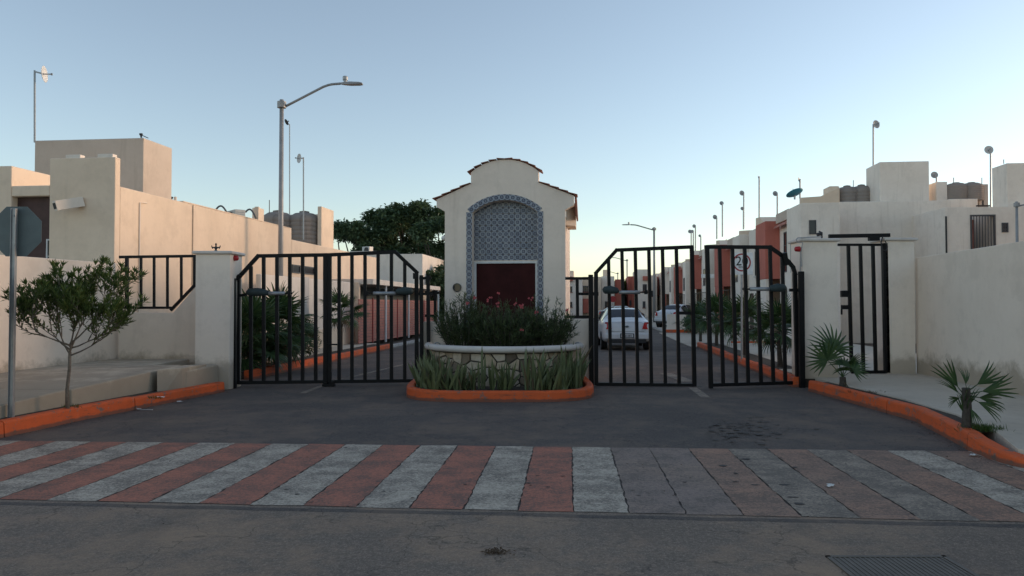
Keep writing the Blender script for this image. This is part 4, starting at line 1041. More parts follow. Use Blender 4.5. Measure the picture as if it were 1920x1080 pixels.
# ------------------------------------------------------------------ small street tree on the left
def young_tree(label, base, h0, crown, seed, nb=9, nleaf=22, spread=1.0):
    r_ = random.Random(seed); t = thing('young_tree', label, 'tree', tuple(base), 0); tr = MB(); lf = MB(); base = Vector(base)
    cx, cy, cz, rx, ry, rz = crown
    top = base + Vector((.02, 0, h0)); tr.tube([base + Vector((0, 0, -.05)), base + Vector((-.012, 0, h0 * .35)), base + Vector((.015, 0, h0 * .7)), top], [.030, .024, .021, .02], 8)
    def grow(p, d, L, rad, lev):
        n = 3; pts = [p]; q = p; dd = d
        for i in range(n):
            dd = (dd + Vector((r_.uniform(-.28, .28), r_.uniform(-.28, .28), r_.uniform(-.02, .22)))).normalized(); q = q + dd * L / n; pts.append(q)
        tr.tube(pts, [rad * (1 - .22 * i) for i in range(n + 1)], 5, False)
        if lev >= 1:
            for i in range(nleaf):
                t_ = r_.uniform(.15, 1); k = min(n - 1, int(t_ * n)); pp = pts[k].lerp(pts[k + 1], t_ * n - k)
                ld = dd * .7 + Vector((r_.uniform(-1, 1), r_.uniform(-1, 1), r_.uniform(-.6, .9))) * .9
                lf.leaf(pp, ld, Vector((r_.uniform(-.5, .5), r_.uniform(-.5, .5), 1)), r_.uniform(.07, .115), r_.uniform(.019, .028))
        if lev >= 3:
            for i in range(8):
                an = i * .8; ld = dd * .9 + Vector((math.cos(an), math.sin(an), .3)) * .55; lf.leaf(pts[-1], ld, Vector((0, 0, 1)), r_.uniform(.09, .13), .024)
            return
        for i in range(4 if lev == 0 else 3):
            k = n if i < 2 else n - 1
            e = (dd + Vector((r_.uniform(-1, 1), r_.uniform(-1, 1), r_.uniform(-.25, .75))) * .85).normalized()
            tgt = pts[k] + e * L * .7
            dxn = ((tgt.x - cx) / rx) ** 2 + ((tgt.y - cy) / ry) ** 2 + ((tgt.z - cz) / rz) ** 2
            if dxn > 1: e = (e + (Vector((cx, cy, cz)) - pts[k]).normalized() * .9 * min(1.2, dxn - .6)).normalized()
            grow(pts[k], e, L * .70, rad * .62, lev + 1)
    for i in range(nb):
        az = i * 2.4 + r_.uniform(-.3, .3); el = r_.uniform(.25, 1.1)
        grow(top + Vector((0, 0, -.05 + .02 * i)), Vector((math.cos(az) * math.cos(el) * spread, math.sin(az) * math.cos(el), math.sin(el))), r_.uniform(.38, .56), .014, 0)
    tr.build('trunk', M_['bark'], t, smooth=True); lf.build('crown', M_['leaf'], t, recalc=False); return t
b = G(127, 769, .17); tz = ZV(660, b.y) - .17
cxx = XU(142, b.y)
young_tree('young leafy tree with a thin pale trunk beside the left kerb', b, tz, (cxx, b.y, ZV(562, b.y), 1.18, .5, .66), 7, 9, 8, 1.5)
b2 = Vector((-6.62, 8.7, .17)); young_tree('second young tree cut off by the left edge, leaves behind the sign pole', b2, .75, (-6.62, 8.7, 1.48, .55, .5, .50), 9, 7, 4, 1.0)
# ------------------------------------------------------------------ traffic sign seen from behind
sp = G(22, 790, .12); Ysg = sp.y
t = thing('stop_sign', 'grey back of an octagonal traffic sign on a steel post at the left edge', 'sign', tuple(sp))
mb = MB(); a = P(22, 788, Ysg); b = P(28, 391, Ysg); mb.bar(a, b, .055, .03); mb.bar(a + Vector((-.03, -.015, 0)), b + Vector((-.03, -.015, 0)), .006, .04); mb.bar(a + Vector((.03, -.015, 0)), b + Vector((.03, -.015, 0)), .006, .04)
mb.build('post', M_['galv'], t, bevel=.003)
c = P(31, 434, Ysg + .04); r8 = 47 * Ysg / F / math.cos(R(22.5)) 
mb = MB(); mb.prism([c + Vector((r8 * math.cos(R(22.5 + 45 * i)), 0, r8 * math.sin(R(22.5 + 45 * i)))) for i in range(8)], (0, .004, 0)); mb.build('plate', M_['signback_shade'], t)
for v in (405, 460):
    mb = MB(); q = P(28, v, Ysg + .0); M = Matrix.Translation(q) @ Matrix.Rotation(R(90), 4, 'X'); mb.lathe([(.012, 0), (.012, .02), (.006, .024)], M, 6); mb.build('bolt', M_['galv'], t)
# ------------------------------------------------------------------ litter
rl = random.Random(17)
spots = [(302, 746, 'scrap of white litter lying on the left kerb by the block'), (258, 768, 'white scrap and string by the left kerb'), (340, 754, 'white paper scrap on the asphalt near the gate pillar'), (1562, 912, 'crumpled white paper scrap on the worn crosswalk'), (1825, 855, 'white scrap against the right kerb')]
for u, v, lab in spots:
    c = G(u, v, .2 if u == 302 else .012); mb = MB(); n0 = 0
    for q in range(3):
        cc = c + Vector((rl.uniform(-.05, .05), rl.uniform(-.03, .03), .002)); k = 6
        mb.add([cc + Vector((.035 * math.cos(i * 6.283 / k) * rl.uniform(.5, 1.2), .028 * math.sin(i * 6.283 / k) * rl.uniform(.5, 1.2), rl.uniform(0, .022))) for i in range(k)] + [cc + Vector((0, 0, .02))], [(i, (i + 1) % k, k) for i in range(k)])
    if u == 258: mb.tube([c, c + Vector((.1, -.03, .004)), c + Vector((.25, -.04, .004))], .004, 4)
    tag(mb.build('litter', M_['litter'], recalc=False, origin=tuple(c)), lab, 'litter')
mb = MB()
for i in range(420):                        # fallen leaves and dirt gathered along the kerbs and in patches
    z = rl.random()
    if z < .35: y = rl.uniform(8, 13.6); x = lkx(y) + abs(rl.gauss(0, .08)) + .02; zz = .006
    elif z < .6: y = rl.uniform(7.3, 13.4); x = rkx(y) - abs(rl.gauss(0, .06)) - .02; zz = .006
    elif z < .8: c = G(932, 1038); x = c.x + rl.gauss(0, .05); y = c.y + rl.gauss(0, .03); zz = .01
    else: x = rl.uniform(-6, 5); y = rl.uniform(4.6, 14); zz = .014
    mb.leaf(Vector((x, y, zz)), Vector((rl.uniform(-1, 1), rl.uniform(-1, 1), rl.uniform(0, .25))), Vector((0, 0, 1)), rl.uniform(.015, .04), .012)
mb.build('leaf_litter', M_['grassdry'], kind='stuff', recalc=False)
# ------------------------------------------------------------------ BUILDINGS
def window(par, p0, t_, n_, w, h, fm='framed', mull=1, bar=.05, sill=False, pm='darkglass', trans=0):
    """window lying on a wall: p0 bottom-left corner on the wall face, t_ along, n_ outward"""
    p0 = Vector(p0); t_ = Vector(t_).normalized(); n_ = Vector(n_).normalized(); up = Vector((0, 0, 1)); mb = MB()
    def bb(m_, x0, x1, z0, z1, d0, d1):
        m_.hexa([p0 + t_ * x + n_ * d + up * z for z in (z0, z1) for x, d in ((x0, d0), (x1, d0), (x1, d1), (x0, d1))])
    bb(mb, 0, bar, 0, h, -.02, .03); bb(mb, w - bar, w, 0, h, -.02, .03); bb(mb, bar, w - bar, 0, bar, -.02, .028); bb(mb, bar, w - bar, h - bar, h, -.02, .028)
    for i in range(mull): x = w * (i + 1) / (mull + 1); bb(mb, x - bar * .4, x + bar * .4, bar, h - bar, -.02, .024)
    for i in range(trans): z = h * (i + 1) / (trans + 1); bb(mb, bar, w - bar, z - bar * .3, z + bar * .3, -.02, .022)
    o = mb.build('window', M_[fm], par)
    mb = MB(); bb(mb, bar * .5, w - bar * .5, bar * .5, h - bar * .5, -.01, .008); mb.build('pane', M_[pm], o)
    if sill: mb = MB(); bb(mb, -.06, w + .06, -.08, -.005, -.01, .09); mb.build('sill', M_['rooftile'] if sill == 'r' else M_['coping'], o)
    return o
ta = S(1, 0); tb_ = S(0, 1)
def house(name, label, a, b, group=None, cat='house'):
    return thing(name, label, cat, tuple(S(a, b, 0)), -ST, group)
def blk(par, name, m, *e, bev=.02):
    mb = MB(); mb.sbox(*e); return mb.build(name, M_[m], par, bevel=bev)
def tank(label, a, b, z, r=.55, h=1.25, group='rooftop water tanks'):
    p = S(a, b, z); t = thing('water_tank', label, 'water tank', tuple(p), 0, group)
    prof = [(r * .96, 0)]
    for i in range(7):
        z0 = h * .82 * i / 7; prof += [(r, z0 + .02), (r, z0 + h * .82 / 7 - .03), (r * .965, z0 + h * .82 / 7)]
    prof += [(r * .93, h * .86), (r * .6, h * .96), (r * .3, h * .985)]
    mb = MB(); mb.lathe(prof, Matrix.Translation(p), 24); mb.build('tank', M_['tank'], t, smooth=True)
    mb = MB(); mb.lathe([(r * .3, h * .97), (r * .31, h * 1.02), (r * .1, h * 1.04)], Matrix.Translation(p), 16); mb.build('lid', M_['tank'], t); return t
# ---- left row, house one
LA = -9.88; b0 = BU(213, LA)
h1 = house('cream_house', 'nearest cream house on the left with a long side wall lit by the low sun', LA, b0)
ZM = 4.08; bE = BU(546, LA)
blk(h1, 'wall', 'cream', -17.5, LA, b0 + .18, bE, 0, ZM)
aL = AU(90, b0); zf = ZV(295, 15.5)
blk(h1, 'front_pier', 'cream', aL, LA + .003, b0, b0 + .178, 0, zf)
blk(h1, 'front_pier', 'cream', -14.2, AU(18, b0), b0 + .003, b0 + 1.6, 0, ZV(309, 15.6))
aw = AU(18, b0)
blk(h1, 'lintel', 'cream', aw + .003, aL - .003, b0 + .01, b0 + .176, ZV(367, 15.6), ZV(347, 15.6))
mb = MB(); mb.sbox(aw + .01, aL - .01, b0 + .17, b0 + .176, 0.5, ZV(367, 15.6)); mb.build('shutter', M_['brownint'], h1)
window(h1, S(AU(76, b0), b0 + .168, 1.9), ta, -tb_, .20, ZV(447, 15.6) - 1.9, 'whitetrim', 0, .03, trans=2)
# pilaster and conduit on the lit wall, two small roof blocks, scupper
bp = BU(359, LA); blk(h1, 'pilaster', 'cream', LA + .002, LA + .035, bp, bp + .22, 0, ZM - .02, bev=.006)
bc = BU(259, LA); mb = MB(); mb.tube([S(LA + .02, bc, .5), S(LA + .02, bc, ZV(388, 17)), S(LA + .02, bc + .25, ZV(386, 17))], .013, 6); mb.build('conduit', M_['cream2'], h1)
for u0_, u1_ in ((118, 146), (178, 207)): blk(h1, 'roof_block', 'cream2', AU(u0_, b0), AU(u1_, b0), b0 + .02, b0 + .17, zf - .01, zf + .07, bev=.01)
q0 = P(155, 377, S(0, b0).y + 1.05); 
sp0 = S(AU(153, b0), b0 - .005, ZV(378, 15.5)); sp1 = sp0 + S(-.30, -.42) + Vector((0, 0, -.14)); mb = MB(); mb.bar(sp1, sp0, .17, .20, ref=(0, 0, 1)); so = mb.build('rain_spout', M_['cream2'], h1, bevel=.008)
mb = MB(); mb.bar(sp1 - (sp0 - sp1).normalized() * .006, sp1 + (sp0 - sp1).normalized() * .002, .15, .12, ref=(0, 0, 1)); mb.build('spout_mouth', M_['blackm'], so)
# stair tower
tb0 = 17.9; blk(h1, 'stair_tower', 'roofgrey', AU(61, tb0), AU(266, tb0), tb0, BU(320, AU(266, tb0)), 3.9, ZV(257.5, 19.0))
# roof parapet rim behind the lit wall
blk(h1, 'parapet', 'cream', LA - .16, LA - .0, b0 + 2.6, bE - .01, ZM + .001, ZM + .03, bev=.006)
# ---- left row, house two
h2 = house('cream_house', 'second cream house on the left with a tall roof fin and two water tanks', LA, bE + .1)
bE2 = BU(706, LA); z2 = 3.74
blk(h2, 'wall', 'cream', -17.5, LA - .004, bE + .01, bE2, 0, z2)
af = -10.35; bf0, bf1 = BU(602, af), BU(625, af)
blk(h2, 'roof_fin', 'cream', af - .16, af, bf0 + .0, bf1, z2 - .1, ZV(387, 28.5))
bs0 = BU(478, af)
blk(h2, 'roof_fin', 'cream', AU(478, bs0 + 1.2) - .12, AU(484, bs0 + 1.2), bs0 + 1.2, bs0 + 1.6, z2 - .1, ZV(388, 24))
blk(h2, 'roof_wall', 'roofgrey', AU(484, 26), af - .1, bf0 + 1.25, bf0 + 1.4, z2 - .1, ZV(394, 28.5))
tank('stained round water tank on the second left roof, nearer the thin lamp post', AU(518, 27.4), 27.5, 3.75, .62, 1.42)
tank('stained round water tank against the tall fin on the second left roof', AU(566, 27.6), 27.8, 3.75, .62, 1.42)
for u0_, u1_, in ((547, 562), (569, 588)):
    q = BU(u0_, LA); w = BU(u1_, LA) - q; window(h2, S(LA - .004, q, ZV(517, 27)), tb_, ta, w, .28, 'framed', 0, .04)
# low perimeter wall inside, in front of house two
h3w = thing('courtyard_wall', 'cream courtyard wall behind the left palms, next to the red slatted fence', 'wall', tuple(S(-8.9, 22, 0)), -ST)
bw0, bw1 = BU(548, -8.9), BU(664, -8.9)
blk(h3w, 'wall', 'cream2', -9.05, -8.9, 19.2, bw1, 0, 2.42)
blk(h3w, 'plinth', 'cream', -8.9 + .002, -8.84, 19.2, bw1 - .003, 0, .78, bev=.012)
bq = BU(566, -8.9); blk(h3w, 'pilaster', 'coping', -8.898, -8.80, bq, bq + .35, .78, 2.44, bev=.01)
mb = MB(); mb.sbox(-9.07, -8.72, bw1 - .001, bw1 + .18, 0, 2.43); mb.build('end_pier', M_['cream'], h3w, bevel=.015)
# carport with red slats
bb0 = 39.0
cp = thing('carport', 'carport with terracotta horizontal slats, white posts and a pale flat roof edge', 'carport', tuple(S(-8.4, 27, 0)), -ST)
ca = -8.35; c0 = BU(672, ca); c1 = BU(722, ca); c2 = BU(765, ca); c3 = BU(820, ca)
blk(cp, 'roof', 'cream2', LA + .02, ca + .12, bw1 + .2, c3 + .2, 2.36, 2.56, bev=.01)
for (x0, x1) in ((c0, c1), (c1, c2), (c2, c3)):
    for i in range(15):
        mb = MB(); z = .2 + i * .107; mb.sbox(ca - .03, ca, x0 + .05, x1 - .05, z, z + .094); mb.build('slat', M_['slatred'], cp, bevel=.004)
    mb = MB(); mm = (x0 + x1) / 2; mb.sbox(ca + .002, ca + .03, mm - .04, mm + .04, .15, 1.85); mb.build('slat_stile', M_['slatred2'], cp)
for x in (c1, c2, c3):
    mb = MB(); mb.tube([S(ca + .03, x, .1), S(ca + .03, x, 2.36)], .045, 8); mb.build('post', M_['whitetrim'], cp)
mb = MB(); mb.sbox(LA + .02, LA + .12, c0, c3 + .1, 0, 2.35); mb.build('shade_back_wall', M_['signback_shade'], cp)  # dark colour stands in for the shade under the carport roof
# third left house with AC on its roof
bb0 = 39.0
h3 = house('cream_house', 'third cream house on the left, pale flat front above the carport', -9.0, bb0)
a1_ = AU(792, bb0); blk(h3, 'wall', 'cream2', -17, a1_, bb0, bb0 + 9, 0, ZV(476, S(a1_, bb0).y))
blk(h3, 'parapet', 'coping', AU(655, bb0 - .05), AU(715, bb0 - .05), bb0 - .06, bb0 + .3, ZV(475, S(a1_, bb0).y) + .06, ZV(472, S(a1_, bb0).y) + .06, bev=.006)
q = AU(653, bb0); window(h3, S(q, bb0, ZV(528, 40)), ta, -tb_, (AU(702, bb0) - q), .24, 'framed', 1, .04)
def ac(label, c, w, d, h, rz=0):
    t = thing('ac_unit', label, 'air conditioner', tuple(c), rz, 'rooftop air conditioners'); M = Matrix.Translation(Vector(c)) @ Matrix.Rotation(rz, 4, 'Z')
    mb = MB(); mb.box(-w / 2, w / 2, -d / 2, d / 2, .03, h, M); mb.build('case', M_['acwhite'], t, bevel=.012)
    mb = MB(); MM = M @ Matrix.Translation(Vector((w * .12, -d / 2 - .012, h * .52))) @ Matrix.Rotation(R(90), 4, 'X'); mb.lathe([(h * .38, 0), (h * .38, .015), (h * .33, .02), (h * .30, .008), (.03, .008)], MM, 20); mb.build('fan_grille', M_['blackm'], t)
    mb = MB(); MM = M @ Matrix.Translation(Vector((0, 0, 0)));
    for k in range(7): mb.box(w / 2, w / 2 + .004, -d / 2 + .03, d / 2 - .03, .08 + k * h * .11, .10 + k * h * .11, MM)
    mb.build('louvre', M_['galv'], t); return t
ac('pale air conditioner on the third left roof in front of the dark trees', S(AU(693, bb0 + 1), bb0 + .6, ZV(476, 40) + .02), .55, .3, .42, -ST - .5)
rz = -ST - .75
acp = S(AU(440, 21.9), 21.9, ZV(385, 21.7) - .52); t = ac('pale air conditioner with looping hoses on the first left roof', acp, .8, .32, .52, rz)
for (ua, ub, va, vb, ut) in ((403, 425, 396, 398, 413), (460, 480, 398, 410, 470)):
    mb = MB(); pts = [P(ua + (ub - ua) * i / 8, va + (vb - va) * i / 8 - 11 * math.sin(math.pi * i / 8), acp.y) for i in range(9)]; mb.tube(pts, .028, 7); mb.build('hose', M_['pipe'], t, smooth=True)
mb = MB(); q = P(482, 410, 23.2); mb.box(q.x - .06, q.x + .06, q.y - .06, q.y + .06, 3.9, ZV(388, q.y)); tag(mb.build('vent_stub', M_['cream'], origin=tuple(q)), 'small plastered stub next to the hose on the first left roof', 'vent')
for (u, v, w, lab) in ((321, 374, 3, 'small black cable bracket at the foot of the left stair tower'), (329, 374, 5, 'little pale pipe stub at the foot of the left stair tower')):
    q = P(u, v + 6, 20.6); mb = MB(); mb.tube([Vector((q.x, q.y, 4.0)), P(u, v - 5, 20.6)], w * .0075, 6)
    if w == 3:
        for k in range(3): mb.bar(P(u - 2, v - 4 + 5 * k, 20.6), P(u + 3, v - 3 + 5 * k, 20.6), .05)
    tag(mb.build('roof_pipe', M_['blackm'] if w == 3 else M_['cream2'], origin=tuple(q)), lab, 'pipe')
mb = MB(); q = P(265, 258, 18.9); mb.tube([q, P(264, 251, 18.9)], .022, 6); mb.tube([P(265, 253, 18.9), P(278, 259, 18.9)], .010, 5); mb.bar(P(262, 252, 18.9), P(267, 252, 18.9), .05)
tag(mb.build('roof_anchor', M_['blackm'], origin=tuple(q)), 'small dark anchor with a wire on the corner of the left stair tower', 'anchor')
# ------------------------------------------------------------------ RIGHT ROW
RA, RP = 9.3, 8.0
def rtop(par, e0, e1, e2, e3, z0, z1, m='cream2', name='wall'): return blk(par, name, m, e0, e1, e2, e3, z0, z1)
bR = 32.2; zR = 5.86
RL = ['nearest right row house, its tall blank side wall above the right gate pillar', 'second right row house, its red volume beside the speed sign', 'third house of the right row, counted from the gate',
      'fourth house of the right row, counted from the gate', 'fifth house of the right row, counted from the gate', 'sixth house of the right row, far down the street', 'last and smallest house of the right row']
def module(label, bq):
    o = house('row_house', label, RP, bq, 'stepped cream and red row houses along the right side'); B = bq - 2.5
    rtop(o, RA, RA + 5.2, bq, bq + 12.25, 0, zR)
    # slightly projecting tower with uneven parapet
    rtop(o, RP + .0, RA + .15, bq - 2.2, bq - .01, 0, 5.55, name='tower')
    mb = MB(); q = [S(RP + .001, bq - 2.19, 5.52), S(RA + .149, bq - 2.19, 5.52), S(RA + .149, bq - 2.19, 6.15), S(RP + .75, bq - 2.19, 5.80), S(RP + .001, bq - 2.19, 5.76)]
    mb.prism(q, S(0, .22)); mb.build('parapet', M_['cream'], o, bevel=.015)
    # bay with tiled eave and tall window
    rtop(o, RP + .28, RA + .1, bq + .0, bq + 2.35, 0, 5.45, name='bay')
    for i in range(5):
        mb = MB(); b_ = bq + .1 + i * .42; p0 = S(RP + .27, b_, 5.18); p1 = S(RP - .02, b_, 4.98); mb.hexa([p1, p0, p0 + S(0, .4), p1 + S(0, .4), p1 + Vector((0, 0, .06)), p0 + Vector((0, 0, .08)), p0 + S(0, .4) + Vector((0, 0, .08)), p1 + S(0, .4) + Vector((0, 0, .06))]); mb.build('eave_tile', M_['slatred'], o)
    rtop(o, RP + .08, RP + .277, bq + .1, bq + 2.2, 5.19, 5.62, 'roofgrey', 'cornice')
    window(o, S(RP + .28, bq + .7, 3.0), tb_, -ta, .85, 1.75, mull=1, trans=2); window(o, S(RP + .28, bq + .6, .3), tb_, -ta, 1.0, 2.0, mull=1)
    # red volume
    rtop(o, RP - .35, RA + .05, bq + 2.36, bq + 4.35, 2.75, 5.35, 'redst', 'red_volume')
    rtop(o, RP - .33, RP - .1, bq + 2.38, bq + 4.33, 0, 2.748, 'redst', 'red_pier')
    # curved fin and far wall
    mb = MB(); q = []
    b_ = bq + 4.36
    pr_ = [(0, 0), (2.1, 0), (2.1, 5.95), (1.2, 5.9), (.5, 5.62), (0, 5.25)]
    mb.prism([S(RP + .1, b_ + x, z) for x, z in [(q_[0], q_[1]) for q_ in pr_]], S(1.3, 0)); mb.build('curved_fin', M_['cream'], o, bevel=.015)
    rtop(o, RP + .45, RA + .1, bq + 6.47, bq + 9.9, 0, 5.60, 'cream2', 'bay')
    window(o, S(RP + .45, bq + 7.2, 3.1), tb_, -ta, 1.1, 1.3, mull=1, sill=True); window(o, S(RP + .45, bq + 7.2, .9), tb_, -ta, 1.0, 1.3, mull=1); 
    mb = MB(); mb.sbox(RP + .41, RP + .447, bq + 8.75, bq + 9.6, .02, 2.2); mb.build('door', M_['brownint'], o, bevel=.01)
    window(o, S(RP, bq - 1.6, 2.9), tb_, -ta, .9, 1.2, mull=1)
    mb = MB(); mb.lathe([(.03, 0), (.09, .05), (.09, .2), (.03, .3)], Matrix.Translation(S(RP - .1, bq + 4.9, 2.1)), 8); mb.build('wall_lamp', M_['blackm'], o)
    return o
r0 = module(RL[0], bR)
for k in range(1, 7):
    bq = bR + 12.3 * k; rr_ = dup(r0, tuple(S(RP, bq, 0)), -ST, RL[k]); rr_.scale.z = (1, .985, 1.02, .97, 1.0, .96, 1.0)[k]
    for c_ in rr_.children:
        if (c_.name.startswith('red_pier') and k in (2, 5)) or (c_.name.startswith('red_volume') and k == 4): c_.material_slots[0].link = 'OBJECT'; c_.material_slots[0].material = M_['cream2']
        if c_.name.startswith('bay') and k % 2: c_.material_slots[0].link = 'OBJECT'; c_.material_slots[0].material = M_['roofgrey']
# small front fences of the row
def fence(label, b_0, b_1, a_, h=1.25):
    t = thing('front_fence', label, 'fence', tuple(S(a_, b_0, .15)), 0, 'thin black fences in front of the right row'); n = int((b_1 - b_0) / .75)
    mb = MB(); mb.bar(S(a_, b_0, .15 + h + 1.0), S(a_, b_1, .15 + h + 1.0), .035); mb.build('rail', M_['black'], t)
    for i in range(n + 1):
        b_ = b_0 + (b_1 - b_0) * i / n; mb = MB(); mb.bar(S(a_, b_, .15), S(a_, b_, .15 + h + 1.0), .03); mb.build('bar', M_['black'], t)
fence('thin black fence before the third house of the right row', 49.5, 54.5, 7.2); fence('thin black fence before the fourth house of the right row', 61, 66, 7.2); fence('thin black fence before the second house of the right row', 41.5, 44, 7.3)
# the rest of the nearest block
window(r0, S(AU(1518, bR - 2.19), bR - 2.2, ZV(442, 29.5)), ta, -tb_, .26, .55, mull=0, bar=.03)
for c_ in r0.children:
    if c_.name.startswith('red_pier'): c_.material_slots[0].link = 'OBJECT'; c_.material_slots[0].material = M_['cream2']
ta0 = AU(1652, 33.0); ta1 = AU(1745, 33.0); blk(r0, 'stair_tower', 'cream2', ta0, ta1, 33.0, 34.6, zR - .1, ZV(308, 32))
for (u0_, u1_) in ((1557, 1575),): blk(r0, 'roof_fin', 'cream', AU(u0_, 34), AU(u1_, 34), 34, 34.9, zR - .1, ZV(349, S(AU(u0_, 34), 34).y))
tank('left one of the two water tanks beside the near right stair tower', AU(1590, 34.6), 34.6, zR - .25, .5, 1.25)
tank('right one of the two water tanks, touching the near right stair tower', AU(1617, 34.6), 34.6, zR - .25, .5, 1.28)
# neighbour on the far right with a barred balcony
bN = 29.4; aN = AU(1773, bN)
n0 = house('cream_house', 'cream house at the far right with a barred balcony and a small dark window', aN, bN)
yN = S(aN + 1.5, bN).y; zN = ZV(388, yN)
o0, o1 = AU(1823, bN), AU(1866, bN); zo0, zo1 = 2.9, ZV(404, yN)
blk(n0, 'wall', 'cream2', aN, o0, bN, bN + 9, 0, zN, bev=.012); blk(n0, 'wall', 'cream2', o1, aN + 12, bN + .001, bN + 9, 0, zN, bev=0)
blk(n0, 'lintel', 'cream2', o0 + .001, o1 - .001, bN + .002, bN + .3, zo1, zN - .002, bev=0); blk(n0, 'balcony_floor', 'cream2', o0 + .001, o1 - .001, bN + .002, bN + 2, 0, zo0, bev=0)
mb = MB(); mb.sbox(o0 + .001, o1 - .001, bN + 1.6, bN + 1.7, zo0, zo1); mb.build('balcony_back', M_['signback_shade'], n0)
mb = MB(); mb.sbox(o0 + .02, o0 + .35, bN + .5, bN + .56, zo0, zo1 - .1); mb.build('curtain', M_['slatred'], n0)
mb = MB()
for e in ((o0 - .04, o0 + .02), (o1 - .02, o1 + .04)): mb.sbox(e[0], e[1], bN - .03, bN + .03, zo0, zo1 + .03)
mb.sbox(o0 + .021, o1 - .021, bN - .03, bN + .03, zo1 - .03, zo1 + .03); mb.build('balcony_frame', M_['framed'], n0)
for i in range(7):
    x = o0 + .1 + (o1 - o0 - .2) * i / 6; mb = MB(); mb.bar(S(x, bN + .02, zo0), S(x, bN + .02, zo1 - .03), .022); mb.build('balcony_bar', M_['framed'], n0)
q = AU(1880, bN); window(n0, S(q, bN, ZV(436, yN)), ta, -tb_, AU(1892, bN) - q, ZV(418, yN) - ZV(436, yN), mull=1, trans=2)
blk(n0, 'stair_tower', 'cream2', AU(1891, bN + .4), AU(1891, bN + .4) + 4, bN + .4, BU(1863, AU(1891, bN + .4)), zN - .1, ZV(303, yN))
f0 = AU(1758, 33.5); blk(n0, 'roof_fin', 'cream2', AU(1758, 33.2), AU(1779, 33.2), 33.2, 34.0, 4.8, ZV(345, 32.0))
blk(n0, 'roof_fin', 'roofgrey', AU(1838, 33.2), AU(1856, 33.2), 33.2, 34.2, 4.8, ZV(345, 31.2)); blk(n0, 'roof_slab', 'cream2', AU(1781, 32.8), AU(1836, 32.8), 32.8, 34.2, 4.8, ZV(377, 31.6))
zt_ = ZV(378, 31.6); tank('left one of the two water tanks on the far right roof', AU(1795, 33.4), 33.4, zt_, .46, .78); tank('right one of the two water tanks on the far right roof', AU(1824, 33.4), 33.4, zt_, .46, .78)
mb = MB(); mb.tube([S(aN + .03, bN - .05, 2.6), S(aN + .03, bN - .05, ZV(405, yN))], .03, 6); mb.build('dark_gap_strip', M_['blackm'], n0)  # black strip drawn for the dark gap between the two houses
for (u, v0_, v1_, Y, lab) in ((1771 - 51, 304, 310, 32, 'tiny antenna on the near right stair tower'), (1788, 333, 348, 31.5, 'thin rod standing over the far right tanks, left one'), (1841, 333, 378, 31.5, 'thin rod standing over the far right tanks, right one'),
                     (1600, 338, 352, 33.5, 'thin rod between the near right tanks'), (1882, 299, 304, 30, 'tiny antenna on the far right stair tower')):
    mb = MB(); mb.tube([P(u, v1_ + 3, Y), P(u, v0_, Y)], .018, 5); tag(mb.build('antenna_rod', M_['galv'], origin=tuple(P(u, v1_, Y))), lab, 'antenna')
mb = MB(); mb.bar(P(1831, 386, 29.8), P(1855, 386, 29.8), .06); mb.bar(P(1843, 386, 29.8), P(1843, 376, 29.8), .04); tag(mb.build('solar_mount', M_['blackm'], origin=tuple(P(1843, 388, 29.8))), 'small black flat mount on the roof edge above the barred balcony', 'mount')
# ------------------------------------------------------------------ END OF THE STREET
def endhouse(label, u0_, u1_, v, b_, wins, reds=(), m='cream2', tower=None):
    a0_, a1_ = AU(u0_, b_), AU(u1_, b_); y_ = S((a0_ + a1_) / 2, b_).y; o = house('end_house', label, (a0_ + a1_) / 2, b_, 'two storey houses closing the street')
    blk(o, 'wall', m, a0_, a1_, b_, b_ + 9, 0, ZV(v, y_))
    for (ua, ub, va, vb) in wins: window(o, S(AU(ua, b_), b_, ZV(vb, y_)), ta, -tb_, AU(ub, b_) - AU(ua, b_), ZV(va, y_) - ZV(vb, y_), mull=1, bar=.1, sill='r')
    for (ua, ub, va, vb) in reds: blk(o, 'red_volume', 'redst', AU(ua, b_), AU(ub, b_), b_ - .5, b_ - .02, max(0, ZV(vb, y_)), ZV(va, y_), bev=.02)
    if tower: ua, ub, va = tower; blk(o, 'stair_tower', 'cream', AU(ua, b_), AU(ub, b_), b_ + 1, b_ + 4, ZV(v, y_) - .1, ZV(va, y_))
    return o
endhouse('end house just right of the gatehouse with two windows per floor', 1020, 1092, 520, 88, [(1061, 1073, 537, 548), (1061, 1073, 566, 576), (1040, 1050, 537, 548)], [(1061, 1074, 519, 527)], tower=(1060, 1075, 507))
endhouse('end house behind the hinge post, red ground floor patch', 1092.5, 1127, 519, 90, [(1092.8, 1103, 536, 547)], [(1093, 1110, 560, 587)], 'cream')
endhouse('end house with a chimney like tower left of the red block', 1127.5, 1152, 518, 92, [(1134, 1141, 565, 577)], tower=(1131, 1141, 505))
endhouse('red fronted end house in the middle of the street end', 1152.5, 1166, 526, 94, [(1156, 1162, 560, 570)], [(1153, 1165, 524, 592)], 'cream')
endhouse('red end house right of the yellow green tree', 1178, 1193, 518, 96, [(1180, 1184, 563, 573)], [(1184, 1192.5, 522, 590)], 'redst')
endhouse('pale end house with a curved top at the right of the street end', 1193.5, 1216, 505, 90, [(1205, 1213, 533, 546), (1205, 1210, 565, 577)], [(1205, 1215, 518, 526)], 'cream2')
endhouse('low pale end house joined to the right row', 1216.5, 1232, 517, 92, [(1220, 1226, 545, 556)])
